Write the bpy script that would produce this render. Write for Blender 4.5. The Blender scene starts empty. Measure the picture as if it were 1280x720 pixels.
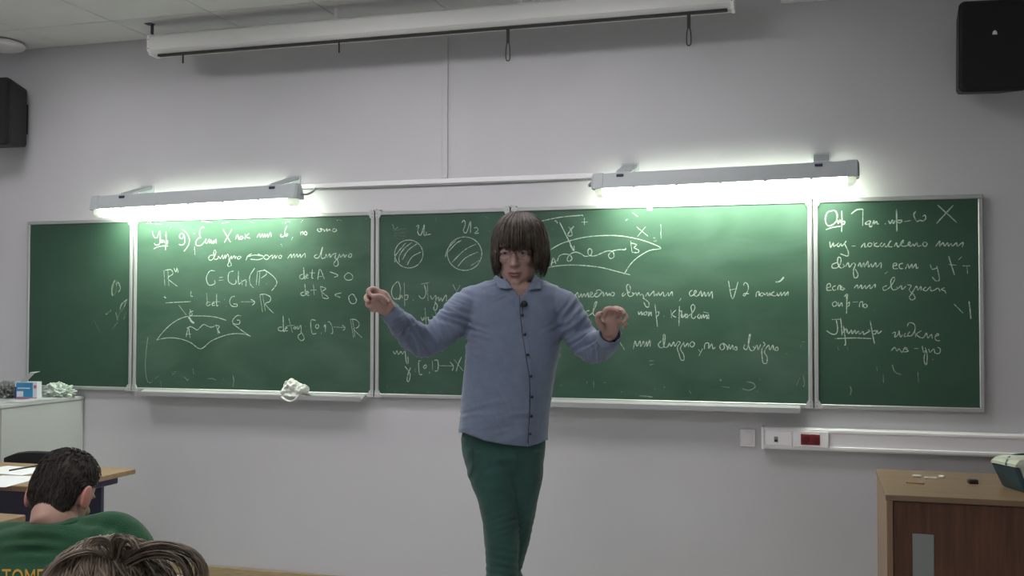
import bpy, bmesh, math, random
from mathutils import Vector, Matrix, noise
from mathutils.bvhtree import BVHTree
random.seed(7)
C = bpy.context.scene.collection
PI = math.pi

# ------------------------------------------------------------------ camera
F_PX, YAW, PITCH, ROLL, DIST, CZ = 1302.5, 0.2863985, 0.0263, 0.001459, 5.187, 1.48
cy, sy, cp, sp, cr, sr = math.cos(YAW), math.sin(YAW), math.cos(PITCH), math.sin(PITCH), math.cos(ROLL), math.sin(ROLL)
_F = Vector((-sy, cy, 0)); _R = Vector((cy, sy, 0)); _U = Vector((0, 0, 1))
CF = _F*cp + _U*sp
_U2 = _U*cp - _F*sp
CR = _R*cr + _U2*sr
CU = _U2*cr - _R*sr
EYE = Vector((0, -DIST, CZ))
cam_d = bpy.data.cameras.new('camera'); cam = bpy.data.objects.new('camera', cam_d); C.objects.link(cam)
cam_d.sensor_width = 36; cam_d.lens = F_PX/1280*36; cam_d.clip_start = 0.05; cam_d.clip_end = 60
m3 = Matrix((CR, CU, -CF)).transposed().to_4x4(); m3.translation = EYE
cam.matrix_world = m3
bpy.context.scene.camera = cam

# ------------------------------------------------------------------ light levels
W = bpy.data.worlds.new('world'); bpy.context.scene.world = W; W.use_nodes = True
W.node_tree.nodes['Background'].inputs[0].default_value = (0.5, 0.55, 0.6, 1)
W.node_tree.nodes['Background'].inputs[1].default_value = 0.05
vs = bpy.context.scene.view_settings
vs.view_transform = 'Standard'; vs.look = 'None'; vs.gamma = 1; vs.use_curve_mapping = False
vs.exposure = 0.0
CEIL_LIGHT = 14.8         # ceiling panels
CEIL_COL = (1.0, 0.965, 0.985)
BOARD_LIGHT = 56.0       # tubes over the board
BOARD_COL = (0.90, 1.0, 0.80)

# ------------------------------------------------------------------ pixel helpers (places on real planes)
def ray(x, y): return CF + CR*((x-640)/F_PX) - CU*((y-360)/F_PX)
def on(x, y, axis, val):
    d = ray(x, y); t = (val-EYE[axis])/d[axis]; return EYE + d*t
def P(x, y, depth): return EYE + ray(x, y)*depth
RH = Vector((cy, sy, 0)); FH = Vector((-sy, cy, 0)); UZ = Vector((0, 0, 1))

# ------------------------------------------------------------------ materials
def mat(name, col, rough=.6, metal=0, noise_amt=0, nscale=8, bump=0, bscale=60, emit=None, estr=0, spec=.5, col2=None, stretch=None, sheen=0, sss=0):
    m = bpy.data.materials.new(name); m.use_nodes = True
    nt = m.node_tree; b = nt.nodes['Principled BSDF']; L = nt.links
    b.inputs['Base Color'].default_value = (*col, 1)
    b.inputs['Roughness'].default_value = rough; b.inputs['Metallic'].default_value = metal
    b.inputs['Specular IOR Level'].default_value = spec
    if sheen: b.inputs['Sheen Weight'].default_value = sheen
    if sss:
        b.inputs['Subsurface Weight'].default_value = sss
        b.inputs['Subsurface Radius'].default_value = (.01, .004, .002); b.inputs['Subsurface Scale'].default_value = 1
    tc = nt.nodes.new('ShaderNodeTexCoord'); mp = nt.nodes.new('ShaderNodeMapping')
    L.new(tc.outputs['Object'], mp.inputs[0])
    if stretch: mp.inputs['Scale'].default_value = stretch
    if noise_amt or col2:
        n = nt.nodes.new('ShaderNodeTexNoise'); n.inputs['Scale'].default_value = nscale; n.inputs['Detail'].default_value = 5
        L.new(mp.outputs[0], n.inputs[0])
        mx = nt.nodes.new('ShaderNodeMix'); mx.data_type = 'RGBA'
        c2 = col2 or tuple(max(0, c*(1-noise_amt)) for c in col)
        mx.inputs[6].default_value = (*col, 1); mx.inputs[7].default_value = (*c2, 1)
        rp = nt.nodes.new('ShaderNodeMapRange'); rp.inputs[1].default_value = .35; rp.inputs[2].default_value = .65
        L.new(n.outputs[0], rp.inputs[0]); L.new(rp.outputs[0], mx.inputs[0]); L.new(mx.outputs[2], b.inputs['Base Color'])
    if bump:
        n = nt.nodes.new('ShaderNodeTexNoise'); n.inputs['Scale'].default_value = bscale; n.inputs['Detail'].default_value = 4
        L.new(mp.outputs[0], n.inputs[0])
        bp = nt.nodes.new('ShaderNodeBump'); bp.inputs['Strength'].default_value = bump; bp.inputs['Distance'].default_value = .01
        L.new(n.outputs[0], bp.inputs['Height']); L.new(bp.outputs[0], b.inputs['Normal'])
    if emit:
        b.inputs['Emission Color'].default_value = (*emit, 1); b.inputs['Emission Strength'].default_value = estr
    return m

M = {}
M['wall'] = mat('wall_paint', (.580, .578, .600), .85, noise_amt=.04, nscale=1.3, bump=.05, bscale=160, spec=.2)
M['ceil'] = mat('ceiling_tile', (.74, .745, .73), .95, noise_amt=.05, nscale=3, bump=.25, bscale=220, spec=.1)
M['grid'] = mat('ceiling_grid', (.30, .30, .28), .8)
M['floor'] = mat('floor_linoleum', (.47, .455, .45), .5, noise_amt=.2, nscale=5)
M['base'] = mat('baseboard_wood', (.42, .33, .18), .5, noise_amt=.2, nscale=14, stretch=(1, 8, 8))
M['alu'] = mat('aluminium', (.44, .45, .46), .45, .5)
M['gusset'] = mat('grey_plastic', (.46, .47, .48), .5)
M['white'] = mat('white_plastic', (.84, .83, .85), .4)
M['case'] = mat('screen_case', (.70, .71, .69), .5)
M['house'] = mat('lamp_housing', (.42, .46, .47), .5)
M['diff'] = mat('lamp_diffuser', (.8, .85, .75), .4, emit=BOARD_COL, estr=BOARD_LIGHT)
M['cap'] = mat('lamp_cover', (.66, .75, .58), .3, emit=BOARD_COL, estr=.6)
M['panel'] = mat('light_panel', (.9, .9, .9), .5, emit=CEIL_COL, estr=CEIL_LIGHT)
M['black'] = mat('black_plastic', (.012, .012, .013), .55, bump=.1, bscale=300)
M['cloth_black'] = mat('speaker_cloth', (.014, .013, .014), .9, bump=.4, bscale=900)
M['strap'] = mat('dark_strap', (.03, .03, .028), .8)
M['red'] = mat('red_socket', (.22, .012, .02), .35)
M['cabw'] = mat('white_laminate', (.42, .435, .435), .45, noise_amt=.03, nscale=2)
M['steel'] = mat('dark_steel', (.05, .05, .09), .4, .3)
M['navy'] = mat('navy_metal', (.035, .03, .09), .4, .2)
M['grey'] = mat('grey_metal', (.25, .27, .26), .45, .3)
M['teal'] = mat('dark_teal_plastic', (.02, .05, .065), .4)
M['beige'] = mat('beige_plastic', (.42, .44, .36), .5)
M['rag'] = mat('white_rag', (.62, .64, .60), .9, noise_amt=.15, nscale=25, bump=.3, bscale=90)
M['paper'] = mat('paper', (.75, .77, .80), .8)
M['paperg'] = mat('crumpled_paper', (.50, .58, .52), .8, noise_amt=.1, nscale=20)
M['blue'] = mat('blue_card', (.03, .22, .42), .5)
M['card'] = mat('white_card', (.62, .64, .70), .6)
M['pink'] = mat('pink_print', (.45, .12, .18), .6)
M['navyp'] = mat('navy_print', (.03, .03, .14), .6)
M['chalkstick'] = mat('chalk_stick', (.75, .74, .68), .9)
M['skin'] = mat('skin', (.45, .29, .25), .5, noise_amt=.12, nscale=18, bump=.08, bscale=250, sss=.15)
M['skin2'] = mat('skin_pale', (.50, .31, .24), .5, noise_amt=.10, nscale=18, bump=.08, bscale=250, sss=.15)
M['ear'] = mat('ear_skin', (.50, .22, .18), .5)
M['lips'] = mat('lips', (.29, .14, .125), .45)
M['eye'] = mat('eye_white', (.20, .17, .155), .4)
M['iris'] = mat('eye_dark', (.02, .015, .012), .15)
M['hair'] = mat('brown_hair', (.030, .021, .015), .5, col2=(.075, .055, .038), nscale=60, spec=.4)
M['hair1'] = mat('dark_short_hair', (.020, .016, .012), .7, col2=(.045, .036, .028), nscale=90)
M['hair2'] = mat('ash_brown_hair', (.11, .085, .062), .55, col2=(.25, .20, .15), nscale=40, spec=.4)
M['shirt'] = mat('blue_shirt_cotton', (.180, .225, .325), .85, noise_amt=.10, nscale=30, bump=.25, bscale=380, sheen=.2)
M['shirtd'] = mat('shirt_dark', (.03, .035, .05), .9)  # much darker shirt blue, for the thin line along the placket
M['pants'] = mat('green_trouser_cotton', (.030, .098, .082), .9, noise_amt=.25, nscale=9, bump=.3, bscale=300, sheen=.1)
M['sweat'] = mat('green_sweatshirt', (.015, .085, .035), .95, noise_amt=.2, nscale=12, bump=.4, bscale=300, sheen=.15)
M['print'] = mat('orange_print', (.50, .27, .03), .7)
M['greyknit'] = mat('grey_knit', (.12, .12, .13), .9, bump=.4, bscale=200)
M['jeans'] = mat('dark_jeans', (.02, .03, .06), .9, noise_amt=.2, nscale=30)
M['shoe'] = mat('dark_shoe', (.02, .018, .016), .4)
M['button'] = mat('navy_button', (.012, .014, .035), .3)
M['led'] = mat('blue_led', (.1, .1, .9), .3, emit=(.25, .25, 1), estr=6)
M['glassf'] = mat('thin_glasses_frame', (.10, .08, .07), .3, .8)

def wood(name, c1, c2, vertical=False, scale=1.0):
    m = mat(name, c1, .42, col2=c2, nscale=3*scale, stretch=(14, 14, 1.0) if vertical else (1.0, 9, 14), bump=.04, bscale=40)
    return m
M['desk'] = wood('beech_laminate', (.30, .20, .11), (.25, .16, .085))
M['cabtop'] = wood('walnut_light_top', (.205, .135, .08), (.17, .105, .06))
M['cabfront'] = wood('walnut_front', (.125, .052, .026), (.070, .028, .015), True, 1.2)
M['cabside'] = wood('walnut_side_lit', (.25, .16, .10), (.21, .13, .08), True)  # lighter brown: the light falling on the left side is put into the colour

def board_mat(name, smudge):
    m = bpy.data.materials.new(name); m.use_nodes = True
    nt = m.node_tree; b = nt.nodes['Principled BSDF']; L = nt.links
    b.inputs['Roughness'].default_value = .62; b.inputs['Specular IOR Level'].default_value = .25
    tc = nt.nodes.new('ShaderNodeTexCoord'); mp = nt.nodes.new('ShaderNodeMapping'); L.new(tc.outputs['Object'], mp.inputs[0])
    mp.inputs['Scale'].default_value = (1.0, 1, 2.2); mp.inputs['Rotation'].default_value = (0, .5, 0)
    n = nt.nodes.new('ShaderNodeTexNoise'); n.inputs['Scale'].default_value = 2.2; n.inputs['Detail'].default_value = 6; n.inputs['Distortion'].default_value = .6
    L.new(mp.outputs[0], n.inputs[0])
    rp = nt.nodes.new('ShaderNodeMapRange'); rp.inputs[1].default_value = .38; rp.inputs[2].default_value = .8; rp.inputs[4].default_value = smudge
    L.new(n.outputs[0], rp.inputs[0])
    mx = nt.nodes.new('ShaderNodeMix'); mx.data_type = 'RGBA'
    mx.inputs[6].default_value = (.032, .076, .051, 1); mx.inputs[7].default_value = (.28, .40, .34, 1)
    L.new(rp.outputs[0], mx.inputs[0]); L.new(mx.outputs[2], b.inputs['Base Color'])
    return m
M['board'] = board_mat('chalkboard_green', .13)
M['board_clean'] = board_mat('chalkboard_green_clean', .035)

def chalk_mat(name, dens, col=(.60, .70, .60), sc=110):
    m = bpy.data.materials.new(name); m.use_nodes = True
    nt = m.node_tree; b = nt.nodes['Principled BSDF']; L = nt.links
    b.inputs['Base Color'].default_value = (*col, 1); b.inputs['Roughness'].default_value = 1
    tc = nt.nodes.new('ShaderNodeTexCoord')
    n = nt.nodes.new('ShaderNodeTexNoise'); n.inputs['Scale'].default_value = sc; n.inputs['Detail'].default_value = 2
    L.new(tc.outputs['Object'], n.inputs[0])
    rp = nt.nodes.new('ShaderNodeMapRange'); rp.inputs[1].default_value = .3; rp.inputs[2].default_value = .6
    rp.inputs[3].default_value = dens*.45; rp.inputs[4].default_value = dens
    L.new(n.outputs[0], rp.inputs[0]); L.new(rp.outputs[0], b.inputs['Alpha'])
    return m
M['chalk'] = chalk_mat('chalk', .80, (.52, .62, .54))
M['chalk_faint'] = chalk_mat('faint_chalk', .32)
M['smear'] = chalk_mat('chalk_smear', .16, (.45, .42, .42), 30)

# ------------------------------------------------------------------ object helpers
def wloc(o):
    v = Vector((0, 0, 0))
    while o: v += o.location; o = o.parent
    return v
def obj(name, bm, m, parent=None, smooth=False, me=None):
    if me is None:
        me = bpy.data.meshes.new(name)
        bmesh.ops.recalc_face_normals(bm, faces=bm.faces) if len(bm.faces) else None
        bm.to_mesh(me); bm.free()
    if parent: org = wloc(parent)
    else:
        xs = [v.co for v in me.vertices]
        org = Vector(((min(c.x for c in xs)+max(c.x for c in xs))/2, (min(c.y for c in xs)+max(c.y for c in xs))/2, min(c.z for c in xs)))
    me.transform(Matrix.Translation(-org))
    if smooth:
        for p in me.polygons: p.use_smooth = True
    if m: me.materials.append(M[m] if isinstance(m, str) else m)
    o = bpy.data.objects.new(name, me); C.objects.link(o)
    if parent: o.parent = parent
    else: o.location = org
    return o
def thing(name, label, cat, loc, group=None):
    o = bpy.data.objects.new(name, None); C.objects.link(o); o.location = loc; o.empty_display_size = .1
    o['label'] = label; o['category'] = cat
    if group: o['group'] = group
    return o
def tag(o, label, cat, group=None):
    o['label'] = label; o['category'] = cat
    if group: o['group'] = group
    return o
def struct(name, bm, m, parent=None):
    o = obj(name, bm, m, parent); o['kind'] = 'structure'; return o
def NB(): return bmesh.new()
def box(bm, a, b, bev=0, segs=1):
    a = Vector(a); b = Vector(b)
    r = bmesh.ops.create_cube(bm, size=1)
    c = (a+b)/2; s = b-a
    for v in r['verts']: v.co = Vector((v.co.x*abs(s.x)+c.x, v.co.y*abs(s.y)+c.y, v.co.z*abs(s.z)+c.z))
    if bev:
        es = list({e for v in r['verts'] for e in v.link_edges})
        bmesh.ops.bevel(bm, geom=es, offset=bev, segments=segs, profile=.5, affect='EDGES')
    return bm
def prism(bm, pts, d):
    """polygon pts (world vectors) pushed along d"""
    d = Vector(d); n = len(pts)
    a = [bm.verts.new(Vector(p)) for p in pts]; b = [bm.verts.new(Vector(p)+d) for p in pts]
    bm.faces.new(a); bm.faces.new(b[::-1])
    for i in range(n): bm.faces.new((a[i], b[i], b[(i+1) % n], a[(i+1) % n]))
    return bm
def ringloft(bm, rings, cap=True):
    R = [[bm.verts.new(p) for p in r] for r in rings]; n = len(R[0])
    for a, b in zip(R, R[1:]):
        for i in range(n): bm.faces.new((a[i], a[(i+1) % n], b[(i+1) % n], b[i]))
    if cap: bm.faces.new(R[0][::-1]); bm.faces.new(R[-1])
    return R
def ell(c, u, v, n=24, e=2.0):
    out = []
    for i in range(n):
        t = 2*PI*i/n; ct, st = math.cos(t), math.sin(t)
        out.append(Vector(c)+Vector(u)*(abs(ct)**(2/e)*(1 if ct >= 0 else -1))+Vector(v)*(abs(st)**(2/e)*(1 if st >= 0 else -1)))
    return out
def tube(bm, pts, rad, n=10, flat=1.0, up=None):
    pts = [Vector(p) for p in pts]
    if not isinstance(rad, (list, tuple)): rad = [rad]*len(pts)
    rings = []; pv = None
    for i, p in enumerate(pts):
        t = (pts[min(i+1, len(pts)-1)]-pts[max(i-1, 0)]).normalized()
        if pv is None:
            ref = Vector(up) if up else (Vector((0, 0, 1)) if abs(t.z) < .9 else Vector((1, 0, 0)))
            u = t.cross(ref).normalized()
        else: u = (pv-t*pv.dot(t)).normalized()
        pv = u; v = t.cross(u)
        rings.append(ell(p, u*rad[i], v*rad[i]*flat, n))
    ringloft(bm, rings)
def smoothpts(pts, k=4):
    pts = [Vector(p) for p in pts]
    if len(pts) < 3: return pts
    out = []
    for i in range(len(pts)-1):
        p0 = pts[max(i-1, 0)]; p1 = pts[i]; p2 = pts[i+1]; p3 = pts[min(i+2, len(pts)-1)]
        for j in range(k):
            t = j/k
            out.append(.5*((2*p1)+(p2-p0)*t+(2*p0-5*p1+4*p2-p3)*t*t+(3*p1-p0-3*p2+p3)*t**3))
    out.append(pts[-1]); return out
def stube(bm, pts, rad, n=12, k=4, flat=1.0):
    q = smoothpts(pts, k); m_ = len(q)-1; r = []
    for i in range(len(q)):
        t = i/m_*(len(pts)-1); a = int(min(t, len(pts)-2)); f = t-a
        r.append(rad[a]*(1-f)+rad[a+1]*f)
    tube(bm, q, r, n, flat)
def ball(bm, c, r, seg=16, rot=None):
    r = (r, r, r) if not isinstance(r, (tuple, list)) else r
    res = bmesh.ops.create_uvsphere(bm, u_segments=seg, v_segments=max(8, seg//2), radius=1)
    for v in res['verts']:
        p = Vector((v.co.x*r[0], v.co.y*r[1], v.co.z*r[2]))
        if rot: p = rot @ p
        v.co = p+Vector(c)
def fuse(bm, voxel, smooth=6, fac=.5):
    """union of overlapping closed shapes into one continuous surface"""
    bmesh.ops.recalc_face_normals(bm, faces=bm.faces)
    me = bpy.data.meshes.new('tmp'); bm.to_mesh(me); bm.free()
    o = bpy.data.objects.new('tmp', me); C.objects.link(o)
    md = o.modifiers.new('r', 'REMESH'); md.mode = 'VOXEL'; md.voxel_size = voxel; md.use_smooth_shade = True
    s = o.modifiers.new('s', 'SMOOTH'); s.iterations = smooth; s.factor = fac
    bpy.context.view_layer.update()
    dg = bpy.context.evaluated_depsgraph_get()
    out = bpy.data.meshes.new_from_object(o.evaluated_get(dg))
    bpy.data.objects.remove(o); bpy.data.meshes.remove(me)
    out.materials.clear()
    for p in out.polygons: p.use_smooth = True
    return out

# ------------------------------------------------------------------ room
WY = .03; CZL = 3.094; X0, X1, YB = -5.6, 2.2, -8.2
struct('wall_front', box(NB(), (X0-.1, WY, 0), (X1+.1, WY+.1, CZL+.1)), 'wall')
struct('wall_left', box(NB(), (X0-.1, YB, 0), (X0, WY, CZL+.1)), 'wall')
struct('wall_right', box(NB(), (X1, YB, 0), (X1+.1, WY, CZL+.1)), 'wall')
struct('wall_back', box(NB(), (X0-.1, YB-.1, 0), (X1+.1, YB, CZL+.1)), 'wall')
struct('floor', box(NB(), (X0-.1, YB-.1, -.1), (X1+.1, WY+.1, 0)), 'floor')
struct('baseboard_front', box(NB(), (X0, WY-.015, 0), (X1, WY, .062), .004), 'base')
ceiling = struct('ceiling', box(NB(), (X0, YB, CZL+.006), (X1, WY, CZL+.1)), 'grid')
gx = [X0]+[-3.72+.6133*k for k in range(-3, 10)]+[X1]; gy = [WY]+[-.355-.61*k for k in range(13)]+[YB]
LX = (3, 6, 8); LY = (2, 6, 10)
tile_me = {}
for i in range(len(gx)-1):
    for j in range(len(gy)-1):
        if i in LX and j in LY: continue
        w = gx[i+1]-gx[i]-.007; d = gy[j]-gy[j+1]-.007
        k = (round(w, 3), round(d, 3))
        c = Vector(((gx[i]+gx[i+1])/2, (gy[j]+gy[j+1])/2, CZL))
        if k not in tile_me:
            o = obj('ceiling_tile', box(NB(), c+Vector((-w/2, -d/2, 0)), c+Vector((w/2, d/2, .012)), .002), 'ceil', ceiling)
            # recentre the shared mesh on its own tile
            off = c-wloc(ceiling); o.data.transform(Matrix.Translation(-off)); o.location = off
            tile_me[k] = o.data
        else:
            o = bpy.data.objects.new('ceiling_tile', tile_me[k]); C.objects.link(o); o.parent = ceiling; o.location = c-wloc(ceiling)
names = {3: 'left', 6: 'middle', 8: 'right'}; rows = {2: 'front row near the board', 6: 'second row', 10: 'back row'}
for i in LX:
    for j in LY:
        c = Vector(((gx[i]+gx[i+1])/2, (gy[j]+gy[j+1])/2, CZL))
        t = thing('ceiling_light', 'square recessed ceiling light panel, %s one of the %s' % (names[i], rows[j]), 'ceiling light', c, 'ceiling light panels')
        b = NB()
        for sx in (-1, 1):
            box(b, c+Vector((sx*.305, -.305, -.008)), c+Vector((sx*.275, .305, .012)))
            box(b, c+Vector((-.275, sx*.305, -.008)), c+Vector((.275, sx*.275, .012)))
        obj('frame', b, 'white', t)
        obj('diffuser', box(NB(), c+Vector((-.275, -.275, -.002)), c+Vector((.275, .275, .01))), 'panel', t)

# ------------------------------------------------------------------ chalkboards
ZB, ZT = 1.040, 2.040
def gusset(bm, x, z, sx, sz, s=.036):
    y0, y1 = -.012, WY-.004
    pts = [(x, y0, z), (x+sx*s, y0, z), (x+sx*s, y0, z+sz*.008), (x+sx*.022, y0, z+sz*s), (x, y0, z+sz*s)]
    prism(bm, [Vector(p) for p in pts], (0, y1-y0, 0))
def panel(x0, x1, label, m='board', corners=((0, 0), (0, 1), (1, 0), (1, 1))):
    t = thing('chalkboard', label, 'chalkboard', ((x0+x1)/2, WY, ZB))
    s = obj('writing_surface', box(NB(), (x0+.012, 0, ZB+.012), (x1-.012, WY-.001, ZT-.012)), m, t)
    fw = .020
    for a, b in (((x0, -.008, ZT-fw), (x1, WY-.002, ZT)), ((x0, -.008, ZB), (x1, WY-.002, ZB+fw)),
                 ((x0, -.008, ZB+fw), (x0+fw, WY-.002, ZT-fw)), ((x1-fw, -.008, ZB+fw), (x1, WY-.002, ZT-fw))):
        bb = NB(); box(bb, a, b, .003)
        obj('frame_rail', bb, 'alu', t)
    for cx, cz in corners:
        bb = NB(); gusset(bb, x1 if cx else x0, ZT if cz else ZB, -1 if cx else 1, -1 if cz else 1)
        # rivets
        o = obj('corner_bracket', bb, 'gusset', t)
        rb = NB()
        for dx, dz in ((.010, .012), (.010, .030)):
            ball(rb, ((x1-dx) if cx else (x0+dx), -.0125, (ZT-dz) if cz else (ZB+dz)), .0025, 8)
        obj('rivet', rb, 'steel', o)
    return t, s
A1, s1 = panel(-4.569, -3.826, 'narrow blank chalkboard wing at the far left, pale smears at its right edge', 'board_clean', ((1, 0), (1, 1)))
A2, s2 = panel(-3.818, -2.302, 'wide chalkboard above the white rag, with det A, det B and a curved blob drawing')
A3, s3 = panel(-2.294, -1.538, 'chalkboard wing with two hatched circles, left of the lecturer')
A4, s4 = panel(-1.530, -.030, 'wide chalkboard right of the lecturer, curly line A to B and three text lines')
A5, s5 = panel(-.022, .724, 'narrow chalkboard wing at the far right, full of writing', 'board_clean', ((0, 0), (0, 1)))
for x in (-3.822, -2.298, -1.534, -.026):          # hinge clips above each joint
    b = NB(); box(b, (x-.03, -.010, ZT-.002), (x-.006, WY-.001, ZT+.010), .003); box(b, (x+.006, -.010, ZT-.002), (x+.03, WY-.001, ZT+.010), .003); box(b, (x-.004, -.004, ZT+.002), (x+.004, WY-.001, ZT+.014))
    tag(obj('hinge_clip', b, 'gusset'), 'small hinge clip over the board joint ' + {-3.822: 'under the left lamp', -2.298: 'left of the two circles', -1.534: "above the lecturer's head", -.026: 'under the right lamp'}[x], 'hinge', 'hinge clips on the chalkboards')
for x0, x1, lab in ((-3.735, -2.345, 'aluminium chalk tray under the board with the det formulas, rag on it'), (-1.46, -.088, 'aluminium chalk tray under the wide board right of the lecturer')):
    b = NB()
    prof = [(-.009, 1.052), (-.072, 1.030), (-.072, 1.044), (-.080, 1.044), (-.080, 1.020), (-.009, 1.040)]
    prism(b, [Vector((x0, y, z)) for y, z in prof], (x1-x0, 0, 0))
    tag(obj('chalk_tray', b, 'alu'), lab, 'chalk tray')

# ---- chalk writing: strokes traced in zoomed pixels, laid on the board plane
def ribbon(bm, pts, w, y=-.0012):
    q = smoothpts(pts, 4)
    if len(q) < 2: return
    L = []
    n_ = len(q)
    for i, p in enumerate(q):
        t = q[min(i+1, n_-1)]-q[max(i-1, 0)]
        t = Vector((t.x, 0, t.z))
        t = t.normalized() if t.length > 1e-6 else Vector((1, 0, 0))
        nrm = Vector((-t.z, 0, t.x))
        ww = w*(.85+.3*noise.noise(p*40))
        if i == 0 or i == n_-1: ww *= .55
        L.append((bm.verts.new((p.x+nrm.x*ww/2, y, p.z+nrm.z*ww/2)), bm.verts.new((p.x-nrm.x*ww/2, y, p.z-nrm.z*ww/2))))
    for a, b in zip(L, L[1:]): bm.faces.new((a[0], b[0], b[1], a[1]))
def circ(cx, cy_, rx, ry, n=18, a0=.4):
    return ' '.join('%.1f,%.1f' % (cx+rx*math.cos(a0+2*PI*i/n), cy_+ry*math.sin(a0+2*PI*i/n)) for i in range(n+1))
def write(surf, name, T, strokes, w=.0062, m='chalk'):
    ox, oy, sc = T; bm = NB()
    for k, s in enumerate(strokes):
        pts = [on(ox+float(a)/sc, oy+float(b)/sc, 1, 0) for a, b in (q.split(',') for q in s.split())]
        ribbon(bm, pts, w*(.80 if m == 'chalk' else 1), -.0012-.00002*(k % 9))
    o = obj(name, bm, m, surf); o['kind'] = 'stuff'; return o
T1 = (180, 270, 9); T2 = (320, 270, 9); T0 = (160, 260, 4); T3 = (180, 340, 7.2); T4 = (320, 340, 7.2)
T5 = (440, 250, 4.92); TA = (470, 340, 5.14); T6 = (640, 250, 5.8); T7 = (700, 340, 8); T7b = (850, 340, 8)
T7c = (700, 400, 6.545); T7d = (850, 400, 6.545); T8 = (1020, 250, 9); T8b = (1120, 250, 9); T9 = (1020, 320, 6.095); T9b = (1020, 380, 5.54)
TL = (0, 240, 4); TM = (0, 380, 4)
write(s2, 'chalk_writing', T1, ["95,170 105,215 125,245 150,240 160,215 180,165", "182,165 185,235 180,300 160,325 130,325 118,305", "195,300 200,270 207,300 215,275 226,280 230,305", "250,180 250,260 243,385", "250,290 266,276 264,310 248,312", "110,370 150,350 205,338 270,338",
  "440,205 420,195 400,225 415,255 440,245 450,205 462,280 450,315 420,328 395,318", "430,150 480,190 512,260 500,330 450,398",
  "680,135 660,122 632,160 628,215 640,245 620,245 590,280 585,320 610,335 650,325 680,290 700,260 695,300 715,305", "715,305 735,260 740,305 755,270 765,310 785,275 785,310 810,262 815,310",
  "890,150 930,220 975,295", "990,148 950,220 905,300", "1030,262 1055,210 1068,262 1075,262", "1095,225 1080,250 1100,262 1115,240 1095,225", "1140,200 1138,262", "1185,195 1150,232 1195,250"], .0078)
write(s2, 'chalk_writing', T1, ["775,440 745,445 728,475 745,498 780,480 810,410 795,380 785,430 795,485 830,480 840,450 860,480 885,440 890,485 915,440 912,480",
  "915,480 940,430 955,460 955,520 940,555 965,568 985,545 965,500 985,450 990,485 1015,445 1025,480 1040,450", "1060,455 1050,480 1075,482 1085,455 1060,455", "1090,475 1105,445"])
write(s2, 'chalk_writing', T0, ["620,228 600,240 590,262", "600,243 635,235 672,240", "650,230 680,244 655,258 612,256"])
write(s2, 'chalk_writing', T2, ["10,245 40,200 50,240 75,200 80,240 100,200 105,238 130,200 135,240 165,185 170,235", "290,205 275,225 300,235 320,215 330,160 350,110", "345,200 330,225 350,225 358,205 345,200", "415,235 400,268",
  "505,180 505,215", "505,190 530,175 530,210", "555,170 545,200 565,215 575,190 555,170", "710,140 690,155 715,178 740,160 715,140 765,155 770,175 800,145 800,172 830,150 835,172", "880,140 860,165 885,178 910,158 880,140"], .0068)
write(s2, 'chalk_writing', T2, ["105,440 90,470 120,490 150,465 125,440 100,440", "150,465 185,440 185,480 215,440 220,475 245,440", "270,440 255,465 280,475 290,450 270,440",
  "355,480 395,430 400,470 430,425 435,468 465,425 470,468 500,430 505,468 550,420 555,470",
  "690,430 655,455 680,475 715,455 750,350 735,440 745,478 780,465 790,430 800,465 830,425 835,465 860,435", "860,435 900,420 890,470 920,500 925,545 900,568 875,545 890,510 925,470 940,430 955,465 985,430 1000,465 1020,430", "1060,420 1040,455 1065,465 1078,435 1060,420"])
write(s2, 'chalk_writing', T2, ["530,655 495,670 500,705 535,700 545,650 535,580 545,700 560,700", "560,685 585,668 575,652 560,690 592,700", "635,600 630,690 645,700", "605,640 665,640", "695,715 720,595 770,710", "705,680 750,680", "830,628 925,665 880,690",
  "1030,640 995,680 1020,720 1075,715 1090,680 1060,645 1030,640"])
write(s2, 'chalk_writing', T4, ["435,180 405,190 415,212 445,200 440,110 450,205", "455,198 475,186 460,175 455,205 482,210", "518,115 525,205", "490,165 545,160", "580,130 600,230", "580,130 630,150 595,180 650,225 640,240 600,232",
  "770,188 710,205 765,232", "860,200 835,225 850,275 885,285 905,255 880,205 860,200"])
write(s2, 'chalk_writing', T0, ["435,315 410,315 392,350 405,385 435,378 432,360", "455,348 475,346", "455,362 477,360", "528,315 505,325 503,365 525,382 540,375 540,358", "553,315 553,378 565,372", "568,360 572,385", "572,368 590,360 590,392",
  "635,300 610,340 612,380 630,400", "648,315 642,385", "660,320 655,388", "648,318 685,312 693,330 665,352", "692,377 694,381", "680,307 725,340 745,375 718,415",
  "180,312 185,388", "200,310 205,390", "185,312 215,308 225,330 200,352 248,392", "230,300 240,320 245,300 252,325"])
write(s2, 'chalk_writing', T3, ["565,190 572,290", "600,275 575,270 562,290 575,305 600,290", "655,195 655,300 668,298", "620,268 685,268", "610,285 635,280 620,275 615,300 642,300", "725,245 727,250", "742,308 744,312", "820,220 790,225 772,265 790,305 835,310 838,290 805,288",
  "870,268 990,268", "960,245 998,270 975,300"])
write(s2, 'chalk_writing', T4, ["35,205 60,360", "60,205 85,350", "35,205 80,200 130,225 125,265 85,290 160,372"])
write(s2, 'chalk_writing', T4, ["238,495 205,500 205,525 240,530 250,505", "245,395 250,530 265,520", "265,512 282,502 270,495 265,525 288,530", "295,415 330,545", "275,485 350,480", "350,492 340,505 350,515 362,502 350,492",
  "370,485 380,515 402,480 408,540 395,560 380,570 385,600 410,618 435,600 420,560 400,530", "445,488 447,492", "455,535 457,540", "540,437 495,437 505,550 545,552", "550,470 537,485 545,508 562,500 565,480 550,470", "590,540 588,558",
  "612,495 625,475 625,540", "645,450 665,452 688,500 690,550 670,555", "700,495 800,500", "775,478 805,503 780,528", "850,425 880,590", "870,430 892,580", "850,425 900,430 930,465 915,500 880,515 955,590"])
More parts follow.
